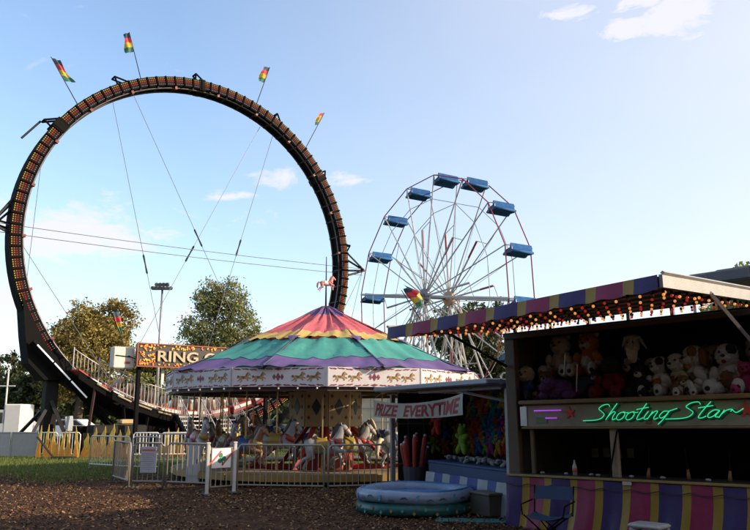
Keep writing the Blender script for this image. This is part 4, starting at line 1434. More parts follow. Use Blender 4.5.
# single-stroke script letters, unit height, drawn as bent tube
GLY = {
    'S': ([[(.62, .80), (.50, .95), (.28, .90), (.16, .70), (.34, .52), (.50, .34), (.42, .10), (.15, .0), (-.35, -.02)]], .66),
    'h': ([[(.22, 1.0), (.10, .50), (.0, .02)], [(.04, .20), (.18, .48), (.30, .45), (.26, .2), (.30, .02), (.42, .08)]], .42),
    'o': ([[(.24, .48), (.06, .38), (.02, .12), (.14, .0), (.28, .10), (.32, .34), (.22, .48), (.36, .42), (.44, .44)]], .40),
    't': ([[(.26, .95), (.12, .35), (.10, .05), (.22, .02), (.34, .12)], [(-.06, .60), (.40, .72)]], .34),
    'i': ([[(.12, .48), (.04, .15), (.10, .02), (.22, .10)]], .20),
    'n': ([[(.10, .48), (.0, .02)], [(.03, .20), (.18, .46), (.30, .46), (.24, .12), (.30, .02), (.42, .10)]], .40),
    'g': ([[(.34, .46), (.14, .46), (.04, .22), (.14, .08), (.28, .22), (.36, .48), (.24, .0), (.12, -.28)], [(.36, .48), (.62, .62)]], .46),
    'a': ([[(.34, .44), (.16, .46), (.04, .24), (.10, .04), (.24, .12), (.36, .44), (.30, .10), (.42, .06)]], .42),
    'r': ([[(.08, .46), (.02, .02)], [(.04, .20), (.16, .44), (.32, .48), (.30, .36)], [(.32, .48), (.5, .30), (.66, .52)]], .44),
}


def neon_word(wd, t0, t1, z0, hgt, m_):
    x = 0; strokes = []
    for ch in wd:
        g_, adv = GLY[ch]
        for s_ in g_:
            strokes.append([(x + a + b * .34, b) for a, b in s_])
        x += adv
    k = (t1 - t0) / x
    for s_ in strokes:
        p = smooth_path([(a, b) for a, b in s_])
        pts_ = [Vector((t0 + v.x * k, -.085, z0 + v.z * hgt)) for v in p]
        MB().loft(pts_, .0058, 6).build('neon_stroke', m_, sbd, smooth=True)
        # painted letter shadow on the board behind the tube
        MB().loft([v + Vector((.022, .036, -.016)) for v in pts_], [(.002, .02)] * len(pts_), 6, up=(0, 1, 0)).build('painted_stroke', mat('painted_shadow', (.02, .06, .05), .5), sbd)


neon_word('Shooting', 1.50, 2.68, 1.60, .235, NEON)
neon_word('Star', 2.78, 3.52, 1.61, .225, NEON)
for a, b, z in ((.52, 1.0, 1.755), (.72, .92, 1.640)):
    MB().tube((a, -.08, z), (b, -.08, z), .010, 6).build('neon_bar', NEONP, sbd, smooth=True)
MB().box((.63, -.052, 1.61), (.2, .008, .09)).build('green_plate', mat('plate_green', (.14, .22, .10), .5), sbd)
for cx, r_ in ((1.14, .095), (3.70, .11)):
    q = []
    for i in range(10):
        a = PI / 2 + i * PI / 5 + .1
        rr_ = r_ if i % 2 == 0 else r_ * .42
        q.append((cx + rr_ * math.cos(a), 1.715 + rr_ * math.sin(a)))
    MB().prism(q, -.060, -.046).build('red_star', STAR, sbd)
MB().prism([(2.32, 1.55), (2.40, 1.53), (2.42, 1.57), (2.36, 1.59)], -.056, -.046).build('paint_blot', mat('blot_brown', (.22, .09, .05), .6), sbd)
# doll shelves
MB().box((W / 2, .55, 1.90), (W - .12, 1.1, .03)).build('doll_shelf', WOOD_D, SB)
MB().box((.78, .75, 2.26), (1.36, .5, .03)).build('doll_shelf', mat('shelf_dark', (.03, .028, .026), .7), SB)
MB().box((.78, .54, 2.08), (1.36, .02, .34)).build('shelf_riser', mat('shelf_dark', (.03, .028, .026), .7), SB)
MB().box((W / 2, 1.6, 1.5), (W - .12, .03, .03)).build('target_rail', DARK, SB)
MB().bevbox((W / 2, .17, .77), (W - .1, .66, .05), .012).build('counter_top', mat('counter_dark', (0.042, 0.032, 0.025), .5), SB)
MB().bevbox((W / 2, -.165, .775), (W - .02, .03, .035), .006).build('counter_trim', mat('trim_gold', (0.315, 0.217, 0.070), .5), SB)
PUR2 = mat('vinyl_purple', (0.051, 0.033, 0.120), .45, var=.2, rnd=0)
PNK2 = mat('vinyl_pink', (0.264, 0.030, 0.083), .45, var=.2, rnd=0)
YEL2 = mat('vinyl_yellow', (0.330, 0.204, 0.030), .45, var=.2, rnd=0)
VST = [PUR2, YEL2, PNK2, YEL2]
PER = (.31, .12, .29, .12)


def stripe_index(x):
    x = x % sum(PER)
    for i, p in enumerate(PER):
        if x < p:
            return i
        x -= p
    return 0


# skirt: one hanging strip for each colour band, slanting a little
edges = []; x = -.02
i = 0
while x < W:
    x1 = min(W, x + PER[i % 4] * (1.0 + .06 * math.sin(i * 2.2)))
    edges.append((x, x1, VST[i % 4])); x = x1; i += 1
for a, b, m_ in edges:
    def fn(u, v, a=a, b=b):
        xx = a + (b - a) * u
        sl = -.14 * v * v
        if a < 0 and u == 0: sl = 0
        return (min(max(xx + sl, -.03), W), -.15 - .03 * v - .018 * math.sin(xx * 9 + v * 2) * (0.3 + v) - .008 * math.sin(xx * 31) * v, .755 - v * .86)
    MB().grid(fn, 5, 10).build('skirt_strip', m_, SB, smooth=True)
cp = [Vector((x_, -.19, .655 - .035 * abs(math.sin(x_ * PI / .42)))) for x_ in np.linspace(0, W, 80)]
MB().loft(cp, .007, 5).build('scalloped_cord', mat('cord_dark', (.06, .04, .05), .7), SB)
MB().box((2.05, -.185, .735), (.13, .012, .045)).build('price_tag', mat('tag_white', (.5, .5, .45), .5), SB)
# counter props
t_ = MB().loft([(1.1, .05, .795), (1.1, .05, .93), (1.1, .05, .97), (1.1, .05, 1.02)], [.035, .035, .014, .012], 10)
bt = t_.build('drink_bottle', mat('bottle_clear', (.35, .33, .30), .15, bump=0), None, smooth=True)
bt.matrix_world = SB.matrix_basis.copy()
tag(bt, 'small soda bottle with red label left on the shooting counter', 'bottle')
lb = MB().loft([(1.1, .05, .84), (1.1, .05, .90)], .0365, 10).build('bottle_label', mat('label_red', (.5, .10, .05), .5), bt, smooth=True)
for i, (tt, rz) in enumerate(((2.22, .1), (2.80, -.08), (3.34, .05))):
    r_ = thing('toy_rifle', 'toy rifle with orange wooden stock standing on the shooting counter', 'toy gun', group='rifles on the counter')
    r_.matrix_world = SB.matrix_basis @ Matrix.Translation((tt, .12, .80)) @ Matrix.Rotation(rz, 4, 'Y') @ Matrix.Scale(.62, 4)
    MB().loft([(0, 0, 0), (0, 0, .10), (0, .02, .22)], [(.05, .02), (.04, .02), (.025, .018)], 8).build('stock', mat('stock_orange', (.24, .10, .035), .5), r_, smooth=True)
    MB().tube((0, .02, .2), (0, .02, .66), .012, 8).build('barrel', BLACK, r_)
    MB().bevbox((0, .03, .25), (.03, .06, .1), .008).build('receiver', BLACK, r_)
MB().tube((1.72, -.06, .80), (1.86, .0, 1.45), .014, 6).build('prop_stick', BLACK, SB)
for k in range(4):
    MB().bevbox((.45 + k * .22, 1.8, 1.05 + .01 * (k % 2)), (.12, .02, .15), .004).build('target_card', mat('card_white', (.34, .34, .33), .6), SB)
MB().bevbox((.75, 2.16, 1.22), (.9, .02, .3), .004).build('rules_board', mat('rules_teal', (.03, .08, .10), .6), SB)
for k, tt in enumerate((.55, .95, 1.35, 1.5, 2.0, 2.45, 3.1)):
    MB().ell((tt, .02 + .03 * (k % 3), .815), (.04, .03, .018), 8, 4, .2, k).build('pellet_cup', mat('cup_grey', (.30, .29, .27), .6), SB, smooth=True)
# awning
AW = [Vector((0, 0, 3.13)), Vector((3.94, 0, 3.15)), Vector((3.94, -2.76, 3.015)), Vector((0, -2.76, 2.835))]


def awn(u, v, dz=0.):
    a = AW[0].lerp(AW[1], u); b = AW[3].lerp(AW[2], u)
    p = a.lerp(b, v); p.z += dz
    return p


am = MB()
am.grid(lambda u, v: awn(u, v), 12, 6)
am.grid(lambda u, v: awn(1 - u, v, .05), 12, 6)
am.build('awning_panel', mat('awning_grey', (.13, .125, .12), .6), SB)
for u in (0, 1):
    du = .02 if u else -.02
    a, b = awn(u, -.02), awn(u, 1.0)
    MB().add([a + Vector((du - .02, 0, -.07)), b + Vector((du - .02, 0, -.07)), b + Vector((du - .02, 0, .07)), a + Vector((du - .02, 0, .07)),
              a + Vector((du + .02, 0, -.07)), b + Vector((du + .02, 0, -.07)), b + Vector((du + .02, 0, .07)), a + Vector((du + .02, 0, .07))],
             [(0, 1, 2, 3), (7, 6, 5, 4), (0, 4, 5, 1), (1, 5, 6, 2), (2, 6, 7, 3), (3, 7, 4, 0)]).build('side_beam', mat('beam_silver', (.30, .29, .28), .55, .3), SB)
    MB().bar(a + Vector((du * 2.2, 0, .085)), b + Vector((du * 2.2, 0, .085)), .04, .03).build('beam_cap', mat('cap_grey', (.38, .37, .35), .5), SB)
for k in range(6):
    p = awn((k + .3) / 6, 0)
    MB().box((p.x, .02, 3.06), (.05, .05, .14)).build('hinge_bracket', ALU, SB)
# striped valance with scalloped hem
x = 0; i = 0
VP = (.34, .13, .32, .13)
while x < 3.94:
    x1 = min(3.94, x + VP[i % 4])
    def fn(u, v, x=x, x1=x1):
        xx = x + (x1 - x) * u
        p = awn(xx / 3.94, 1.0)
        hem = .125 + .022 * abs(math.sin(xx * PI / .30))
        return (p.x, p.y - .03 - .012 * math.sin(xx * 14) * v - .03 * v, p.z + .065 - v * (hem + .03))
    MB().grid(fn, 6, 4).build('valance_strip', VST[i % 4], SB, smooth=True)
    x = x1; i += 1
B_DRED = mat('bulb_dark_red', (.10, .008, .010), .25, emit=(1., .05, .04), estr=.28, var=.05, bump=0)
bo_me = MB().ell((0, 0, 0), .018, 8, 6).mesh('bulb', B_ORANGE, True)
br_me = MB().ell((0, 0, 0), .018, 8, 6).mesh('bulb', B_DRED, True)
bd_me = MB().ell((0, 0, 0), .021, 8, 6).mesh('bulb', mat('bulb_dead', (.22, .16, .11), .25, bump=0), True)
rp0 = random.Random(17)
cap_me = MB().loft([(0, 0, .02), (0, 0, .055)], .016, 6).mesh('bulb_socket', BLACK)
cnt = 0
for row, v in enumerate((.10, .26, .42, .58, .74, .90)):
    MB().bar(awn(.01, v, -.025), awn(.99, v, -.025), .05, .02).build('bulb_rail', mat('rail_pale', (.32, .31, .30), .5), SB)
    for k in range(27):
        u = (k + .5 + .5 * (row % 2)) / 27.5
        q_ = rp0.random()
        o = put('bulb', bd_me if q_ < .10 else (bo_me if (k + row) % 2 else br_me), SB, awn(u, v, -.095 + rp0.uniform(-.012, .008)), (rp0.uniform(-.3, .3), rp0.uniform(-.3, .3), 0))
        put('bulb_socket', cap_me, o)
for k in range(13):
    o = put('bulb', br_me if k % 2 else bo_me, SB, awn(.985, .06 + k * .072, -.12))
    put('bulb_socket', cap_me, o)
# props
MB().bar((3.98, -1.55, 3.02), (4.0, -.05, 2.35), .04, .04).build('awning_prop', ALU, SB)
MB().bar((.0, -1.5, 2.92), (.02, -.06, 2.48), .035, .035).build('awning_prop', BLACK, SB)
flag_pole(SB, (.52, -2.7, 2.98), (.18, -2.7, 3.42), 1, .40, .17, (0, 1, 2, 3), seed=2, r=.006)
# raised roof hatches
for t0, t1, z0, z1 in ((2.3, 3.0, 3.66, 3.76), (2.7, 3.6, 3.60, 3.775), (3.1, 4.6, 3.58, 3.79)):
    MB().bevbox(((t0 + t1) / 2, 1.3 + .04 * t0, (z0 + z1) / 2 - .04), (t1 - t0, 1.0, z1 - z0), .02, (0, 0, 0)).build('roof_hatch', mat('hatch_grey', (.12, .12, .125), .5), SB)
for tt in (2.5, 3.6, 4.4):
    MB().box((tt, 1.6, 3.3), (.05, .05, .56)).build('hatch_prop', ALU, SB)


# unseen stall added beside the shooting booth to keep sun off the foreground
nb = thing('sun_block_stall', 'plain grey unseen stall trailer added beside the shooting booth to block the sun', 'stall', (5.35, 9.35, 0), math.atan2(-.713, .702))
NBW = mat('stall_grey', (.16, .15, .15), .6)
MB().bevbox((2.4, 1.2, 1.75), (4.6, 2.2, 2.7), .04).build('body', NBW, nb)
MB().bevbox((2.4, 1.15, 3.18), (4.8, 2.5, .1), .03).build('roof', DARK, nb)
MB().box((2.4, .08, 1.9), (3.6, .03, 1.1)).build('shutter', mat('shutter_red', (.22, .04, .03), .6), nb)
MB().bevbox((2.4, -.05, 1.2), (4.2, .3, .05), .01).build('counter', WOOD_D, nb)
for x in (.6, 4.2):
    MB().box((x, 1.2, .2), (.3, 1.6, .42)).build('jack_stand', DARK, nb)

# ------------------------------------------------------------------ plush toys
UN = {}


def fur(name, rgb):
    return mat('plush_' + name, tuple(c * .95 for c in rgb), .95, var=.3, scale=20, bump=.6, fine=140, rnd=.05, spec=.1)


P_WHITE, P_ORANGE, P_BROWN, P_BLACK = fur('white', (.55, .52, .46)), fur('orange', (.45, .17, .05)), fur('brown', (.20, .10, .045)), fur('black', (.03, .028, .03))
P_PURPLE, P_RED, P_PINK, P_TAN = fur('purple', (.15, .06, .18)), fur('red', (.20, .015, .02)), fur('pink', (.40, .05, .12)), fur('tan', (.42, .28, .15))
P_GREY, P_BLUE, P_CREAM = fur('grey', (.38, .37, .35)), fur('blue', (.06, .10, .25)), fur('cream', (.55, .46, .30))
EYE_M = mat('toy_eye', (.01, .01, .012), .15, bump=0)


def blob(parent, name, m_, c, r, rot=None, lump=.05):
    key = (m_.name, lump)
    if key not in UN:
        mb_ = MB().ell((0, 0, 0), 1, 22, 14, lump, len(UN))
        if lump > 0:
            rf0 = random.Random(len(UN))
            for _ in range(900):          # short pile
                z_ = rf0.uniform(-1, 1); a_ = rf0.uniform(0, 2 * PI); q_ = math.sqrt(1 - z_ * z_)
                n_v = Vector((q_ * math.cos(a_), q_ * math.sin(a_), z_))
                tg = n_v.cross(Vector((rf0.uniform(-1, 1), rf0.uniform(-1, 1), rf0.uniform(-1, 1)))).normalized()
                tip = n_v * rf0.uniform(1.06, 1.17) + n_v.cross(tg) * rf0.uniform(-.1, .1) + Vector((0, 0, -.05))
                mb_.add([n_v * .95 - tg * .045, n_v * .95 + tg * .045, tip], [(0, 1, 2)])
        UN[key] = mb_.mesh('plush_form', m_, True)
    return put(name, UN[key], parent, c, rot, r if isinstance(r, (list, tuple)) else (r, r, r))


def plush(label, tt, y, z, s, body, head, muzzle, ear, feet, ears='flop', turn=0., belly=None, head_dz=0., tongue=None, group=None, patch=None):
    """sitting plush animal facing out of the booth (-y), seat at z"""
    o_ = thing('plush_toy', label, 'plush toy', group=group)
    o_.matrix_world = SB.matrix_basis @ Matrix.Translation((tt, y, z)) @ Matrix.Rotation(turn, 4, 'Z') @ Matrix.Scale(s, 4)
    blob(o_, 'torso', body, (0, 0, .26), (.22, .19, .27))
    if belly:
        blob(o_, 'belly', belly, (0, -.075, .24), (.15, .135, .19))
    hz = .62 + head_dz
    blob(o_, 'head', head, (0, -.04, hz), (.19, .17, .18))
    blob(o_, 'muzzle', muzzle, (0, -.17, hz - .05), (.10, .10, .075))
    blob(o_, 'nose', P_BLACK, (0, -.265, hz - .02), (.035, .025, .026), lump=0)
    if tongue:
        blob(o_, 'tongue', tongue, (0, -.235, hz - .105), (.035, .03, .03))
    for sx in (-1, 1):
        blob(o_, 'eye', EYE_M, (sx * .075, -.195, hz + .045), .022, lump=0)
        if ears == 'flop':
            blob(o_, 'ear', ear, (sx * .19, -.01, hz - .01), (.055, .09, .15), (0, R(sx * -14), 0))
        elif ears == 'round':
            blob(o_, 'ear', ear, (sx * .14, 0, hz + .15), (.065, .03, .065))
        elif ears == 'tall':
            blob(o_, 'ear', ear, (sx * .09, 0, hz + .22), (.04, .03, .12), (0, R(sx * 12), 0))
        blob(o_, 'arm', body, (sx * .22, -.10, .30), (.075, .085, .17), (R(35), R(sx * -18), 0))
        blob(o_, 'paw', feet, (sx * .23, -.19, .20), (.07, .07, .065))
        blob(o_, 'leg', body, (sx * .17, -.20, .10), (.10, .19, .10), (0, 0, R(sx * 18)))
        f_ = blob(o_, 'foot', feet, (sx * .225, -.36, .12), (.095, .055, .115))
        blob(o_, 'foot_pad', P_BLACK, (sx * .228, -.405, .10), (.045, .015, .045), lump=0)
    if patch:
        blob(o_, 'eye_patch', patch, (.085, -.14, hz + .07), (.085, .07, .095))
    return o_


plush('big white plush bear with dark foot pads on the upper shelf of the shooting booth', .60, .70, 2.29, .86, P_WHITE, P_WHITE, P_CREAM, P_GREY, P_WHITE, 'round')
plush('orange and white plush tiger with red muzzle beside the white bear', 1.12, .70, 2.29, .86, P_ORANGE, P_ORANGE, P_WHITE, P_WHITE, P_WHITE, 'round', tongue=P_RED, belly=P_WHITE)
plush('small round-faced doll in blue at the end of the doll shelf', .20, .26, 1.92, .70, P_BLUE, P_CREAM, P_CREAM, P_BLACK, P_BLACK, 'none')
plush('white plush seal peering over a black puppy', 2.12, .75, 2.02, .62, P_WHITE, P_WHITE, P_WHITE, P_WHITE, P_WHITE, 'none', turn=.5)
plush('black plush puppy with white muzzle on the doll shelf', 2.12, .36, 1.92, .58, P_BLACK, P_BLACK, P_WHITE, P_BLACK, P_BLACK, 'flop')
plush('white and black plush beagle with orange belly on the doll shelf', 2.42, .40, 1.92, .72, P_WHITE, P_WHITE, P_WHITE, P_BLACK, P_WHITE, 'flop', belly=P_ORANGE, turn=-.35, patch=P_BLACK)
plush('cream plush puppy with chestnut ears on the doll shelf', 2.66, .42, 1.92, .76, P_CREAM, P_WHITE, P_WHITE, P_ORANGE, P_WHITE, 'flop', belly=P_BROWN, turn=-.2)
plush('large white plush saint bernard with brown eye patch and ears', 2.90, .48, 1.92, .88, P_WHITE, P_WHITE, P_WHITE, P_BROWN, P_WHITE, 'flop', turn=-.5, patch=P_BROWN)
plush('brown plush dog slumped in front of the saint bernard', 2.82, .18, 1.91, .48, P_BROWN, P_BROWN, P_WHITE, P_BLACK, P_WHITE, 'flop', head_dz=-.2, turn=.4)
plush('white plush cow-dog in brown overalls with open red mouth', 3.38, .42, 1.92, .86, P_WHITE, P_WHITE, P_WHITE, P_BLACK, P_WHITE, 'flop', belly=P_BROWN, tongue=P_RED, patch=P_BLACK)
plush('hot pink plush toy at the neon sign end of the shelf', 3.66, .22, 1.92, .52, P_PINK, P_PINK, P_PINK, P_PINK, P_PINK, 'round')
plush('plain white plush bear behind the pink toy', 3.72, .60, 1.96, .84, P_WHITE, P_WHITE, P_CREAM, P_GREY, P_WHITE, 'round')
plush('shaggy red plush monster with black head on the doll shelf', 1.66, .34, 1.92, .78, P_RED, P_BLACK, P_BLACK, P_BLACK, P_RED, 'none', belly=P_RED)
plush('black plush bear in the dark gap behind the red monster', 1.42, .34, 1.92, .55, P_BLACK, P_BLACK, P_GREY, P_BLACK, P_BLACK, 'round')
plush('tan plush bear wedged between the beagle and the saint bernard', 3.12, .62, 1.98, .80, P_TAN, P_TAN, P_CREAM, P_BROWN, P_CREAM, 'round', turn=.2)
plush('grey plush elephant-eared mouse behind the red monster', 1.86, .62, 1.98, .66, P_GREY, P_GREY, P_WHITE, P_GREY, P_WHITE, 'round', turn=-.1)
plush('brown plush bear sitting between the doll in blue and the purple animal', .50, .34, 1.92, .58, P_BROWN, P_BROWN, P_TAN, P_BROWN, P_TAN, 'round', turn=.3)
# purple dinosaur-like toy lying along the ledge: long body, tail, blunt head
pd = thing('plush_toy', 'purple plush animal slumped along the name board ledge', 'plush toy')
pd.matrix_world = SB.matrix_basis @ Matrix.Translation((.82, .12, 1.93))
blob(pd, 'torso', P_PURPLE, (.05, 0, .14), (.24, .17, .16))
blob(pd, 'head', P_PURPLE, (-.05, -.08, .22), (.15, .13, .12))
blob(pd, 'muzzle', P_PURPLE, (-.09, -.19, .18), (.10, .08, .07))
blob(pd, 'tail', P_PURPLE, (.30, .05, .10), (.14, .08, .08))
for sx in (-1, 1):
    blob(pd, 'leg', P_PURPLE, (.05 + sx * .22, -.10, .06), (.10, .08, .065), (0, 0, R(30 * sx)))
    blob(pd, 'eye', EYE_M, (-.06 + sx * .06, -.19, .25), .018, lump=0)
# bearded figure with a jester's hair hanging high
bf = thing('hanging_doll', 'long bearded doll with shaggy grey hair hanging in the shooting booth', 'doll')
bf.matrix_world = SB.matrix_basis @ Matrix.Translation((1.93, .55, 2.20))
blob(bf, 'body', P_BLACK, (0, .02, .08), (.15, .11, .22))
blob(bf, 'head', P_CREAM, (0, 0, .52), (.10, .09, .12))
MB().loft([(0, -.03, .52), (0, -.05, .38), (0, -.03, .24), (0, -.01, .14)], [(.05, .10), (.05, .09), (.03, .05), (.01, .012)], 10, up=(0, 1, 0)).build('beard', P_CREAM, bf, smooth=True)
hh_ = MB()
for k in range(9):
    a = -PI * .9 + k * PI * .8 / 4 * .56
    hh_.loft([(.03 * math.cos(a), .03 * math.sin(a), .66), (.11 * math.cos(a), .09 * math.sin(a), .62), ((.12 + .05 * (k % 3)) * math.cos(a), (.09 + .03 * (k % 2)) * math.sin(a), .44 + .05 * (k % 4))], [.03, .032, .008], 6)
hh_.ell((0, .01, .62), (.10, .09, .07), 10, 6, .1)
hh_.build('hair', P_GREY, bf, smooth=True)
for sx in (-1, 1):
    blob(bf, 'eye', EYE_M, (sx * .04, -.085, .55), .014, lump=0)
    blob(bf, 'arm', P_RED, (sx * .15, -.02, .06), (.05, .05, .15), (0, R(sx * -15), 0))
for tt, z0, z1 in ((.98, 2.3, 2.62), (1.18, 2.02, 2.45)):
    MB().tube((tt, .1, z0), (tt + .06, .08, z1), .008, 5).build('display_stick', mat('stick_pale', (.5, .45, .38), .5), SB)

# ------------------------------------------------------------------ camp chair and stool in front
t = thing('camp_chair', 'low folding camp chair with blue seat before the striped skirt', 'chair', (2.28, 10.45, 0), R(-30))
CF = mat('chair_navy', (.03, .055, .11), .7)
for sy in (-1, 1):
    for a, b in (((-.26, sy * .22, .0), (.26, sy * .22, .42)), ((.26, sy * .22, 0), (-.26, sy * .22, .42))):
        MB().tube(a, b, .010, 6).build('leg', BLACK, t)
for sx in (-1, 1):
    MB().tube((sx * .26, .22, .38), (sx * .27, .30, .76), .010, 6).build('back_post', BLACK, t)
    MB().loft([(sx * .27, -.24, .42), (sx * .29, -.22, .55), (sx * .29, .24, .57)], .010, 6).build('arm_rest', BLACK, t)
MB().grid(lambda u, v: ((u - .5) * .54, (v - .5) * .46, .42 - .06 * math.sin(PI * u) - .03 * math.sin(PI * v)), 10, 8).build('seat', mat('chair_blue', (0.035, 0.070, 0.126), .7), t, smooth=True)
MB().grid(lambda u, v: ((u - .5) * .54, .245 + .055 * v + .03 * math.sin(PI * u), .58 + v * .17), 10, 4).build('backrest', CF, t, smooth=True)
for a, b in (((-.26, -.22, 0.02), (.26, .22, .40)), ((.26, -.22, .02), (-.26, .22, .40))):
    MB().tube(a, b, .009, 6).build('cross_brace', BLACK, t)
t = thing('step_stool', 'white plastic step stool with red rosette sides before the skirt', 'stool', (3.22, 9.35, 0), R(-45))
STW = mat('stool_plastic', (.34, .33, .33), .5)
MB().bevbox((0, 0, .425), (.40, .32, .05), .018).build('seat', STW, t)
for sx in (-1, 1):
    for sy in (-1, 1):
        MB().loft([(sx * .16, sy * .12, .41), (sx * .20, sy * .16, 0)], [.03, .028], 6).build('leg', STW, t)
    MB().box((sx * .18, 0, .28), (.02, .26, .18), (0, R(-sx * 5), 0)).build('side_panel', STW, t)
MB().box((0, -.145, .31), (.32, .02, .14), (R(5), 0, 0)).build('apron', STW, t)
for sx in (-1, 1):
    MB().loft([(sx * .09, -.157, .30), (sx * .09, -.162, .30)], .05, 10).build('rosette', mat('rosette_red', (.45, .08, .10), .5), t)

# ------------------------------------------------------------------ prize booth
PB = thing('prize_booth', 'low prize stall with grey metal roof and a wall of stuffed toys', 'carnival booth', (.42, 18.0, 0), math.atan2(-.924, .383))
PW, PD = 5.0, 1.9
MB().box((PW / 2, PD, 1.1), (PW, .05, 2.2)).build('back_wall', mat('prize_wall', (.035, .03, .035), .8), PB)
MB().box((.03, PD / 2 + .05, 1.1), (.05, PD - .12, 2.2)).build('side_wall', mat('prize_wall', (.035, .03, .035), .8), PB)
MB().box((PW - .03, PD / 2 + .05, 1.1), (.05, PD - .12, 2.2)).build('side_wall', mat('prize_wall', (.035, .03, .035), .8), PB)
MB().bevbox((.02, -.02, 1.08), (.10, .10, 2.16), .01).build('front_post', mat('post_grey', (.30, .29, .28), .5), PB)
MB().bevbox((PW - .02, -.02, 1.08), (.10, .10, 2.16), .01).build('front_post', mat('post_grey', (.30, .29, .28), .5), PB)
rf_ = MB().bevbox((PW / 2, PD / 2 - .2, 2.27), (PW + .1, PD + .55, .10), .02).build('roof', mat('roof_grey', (0.231, 0.245, 0.273), .45, .2), PB)
MB().loft([(-.06, -.20, 2.265), (PW + .06, -.20, 2.265)], [(.055, .04)] * 2, 8).build('roof_gutter', mat('gutter_grey', (0.280, 0.301, 0.336), .4, .3), rf_)
MB().bar((1.6, -.1, 2.18), (PW - .1, -.1, 2.18), .05, .05).build('roof_batten', mat('batten_pale', (.50, .48, .44), .5), PB)
MB().bar((3.2, -.12, 2.17), (4.4, .3, 1.95), .035, .035).build('roof_prop', mat('batten_pale', (.50, .48, .44), .5), PB)
for yy_ in (.35, .75):
    MB().box((.07, yy_, 1.2), (.03, .04, 1.7)).build('wall_stud', mat('stud_grey', (.10, .10, .10), .6), PB)
for zz in (.6, 1.5):
    MB().box((.085, .55, zz), (.03, .9, .04)).build('wall_rail', mat('stud_grey', (.10, .10, .10), .6), PB)
PBLUE = mat('counter_blue', (0.021, 0.049, 0.112), .6)
MB().bevbox((3.45, .25, .76), (3.1, .62, .05), .012).build('counter_top', PBLUE, PB)
MB().box((3.45, -.03, .64), (3.08, .03, .20)).build('counter_front', PBLUE, PB)
n_ = 9
for k in range(n_):
    a = 1.9 + 3.1 * k / n_
    def fn(u, v, a=a):
        xx = a + u * 3.1 / n_
        return (xx + .04 * v * math.sin(xx * 5), -.08 - .09 * v - .02 * math.sin(xx * 11 + v), .56 - v * .60)
    MB().grid(fn, 5, 5).build('skirt_strip', mat('skirt_white', (0.315, 0.315, 0.308), .6, var=.15) if k % 2 == 0 else mat('skirt_blue', (.04, .06, .20), .6), PB, smooth=True)

# stuffed toys pinned to the walls
def star_plush(seed):
    rr_ = random.Random(seed)
    b = MB()
    b.ell((0, 0, 0), (.085, .055, .10), 10, 6, .06, seed)
    b.ell((0, -.01, .135), (.075, .06, .07), 10, 6, .05, seed + 1)
    for sx in (-1, 1):
        b.loft([(sx * .04, 0, .05), (sx * .13, -.01, .07 + rr_.uniform(-.02, .03)), (sx * .17, -.01, .08)], [.045, .04, .015], 7)
        b.loft([(sx * .03, 0, -.05), (sx * .09, -.02, -.14), (sx * .11, -.03, -.18)], [.05, .045, .02], 7)
        b.ell((sx * .055, 0, .20), (.03, .02, .035), 6, 4)
    return b


cols = {'yellow': (.50, .36, .04), 'lime': (.22, .36, .05), 'red': (.45, .05, .04), 'teal': (.03, .26, .27), 'magenta': (.40, .05, .24), 'orange': (.50, .17, .03), 'blue': (.05, .12, .34), 'green': (.05, .22, .07)}
star_me = {c: star_plush(i * 7).mesh('stuffed_toy', fur('prize_' + c, v), True) for i, (c, v) in enumerate(cols.items())}
rp_ = random.Random(13)
names = list(cols)


def prize(c, loc, rz, s):
    o_ = put('stuffed_toy', star_me[c], None)
    o_.matrix_world = PB.matrix_basis @ Matrix.Translation(loc) @ Matrix.Rotation(rz, 4, 'Z') @ Matrix.Rotation(rp_.uniform(-.3, .3), 4, 'Y') @ Matrix.Scale(s, 4)
    tag(o_, 'small %s stuffed toy pinned on the prize stall wall' % c, 'stuffed toy', '%s stuffed toys on the prize wall' % c)
    for sx in (-1, 1):
        put('eye', eye_me, o_, (sx * .03, -.065, .15))
    return o_


eye_me = MB().ell((0, 0, 0), .012, 6, 4).mesh('eye', EYE_M, True)
for j in range(5):
    for k in range(17):
        c = names[(k * 3 + j * 5 + rp_.randint(0, 2)) % 8]
        prize(c, (.25 + k * .275 + .12 * (j % 2) + rp_.uniform(-.03, .03), PD - .09, 1.0 + j * .265 + rp_.uniform(-.03, .03)), 0, rp_.uniform(1.0, 1.3))
for j in range(4):
    for k in range(3):
        c = names[(k * 3 + j * 2 + rp_.randint(0, 2)) % 8]
        prize(c, (.12, 1.0 + k * .29 + rp_.uniform(-.03, .03), 1.0 + j * .30 + rp_.uniform(-.03, .03)), R(90), rp_.uniform(.85, 1.05))
# tall soft toy hanging at the front and a heap of white toys on the counter
o_ = put('stuffed_toy', star_me['red'], None); o_.matrix_world = PB.matrix_basis @ Matrix.Translation((1.75, .25, 1.52)) @ Matrix.Scale(1.3, 4)
tag(o_, 'larger red stuffed toy hanging alone at the front of the prize stall', 'stuffed toy')
o_ = put('stuffed_toy', star_me['lime'], None); o_.matrix_world = PB.matrix_basis @ Matrix.Translation((2.3, .55, 1.18)) @ Matrix.Scale(1.5, 4)
tag(o_, 'larger lime stuffed toy hanging low behind the prize stall counter', 'stuffed toy')
white_me = star_plush(99).mesh('stuffed_toy', fur('prize_white', (.30, .29, .27)), True)
for k in range(7):
    o_ = put('stuffed_toy', white_me, None)
    o_.matrix_world = PB.matrix_basis @ Matrix.Translation((2.5 + k * .34, .25 + .08 * (k % 2), .85)) @ Matrix.Rotation(k * 1.3, 4, 'Z') @ Matrix.Rotation(R(80), 4, 'X') @ Matrix.Scale(.9, 4)
    tag(o_, 'small white stuffed toy lying on the prize stall counter', 'stuffed toy', 'white toys on the prize counter')
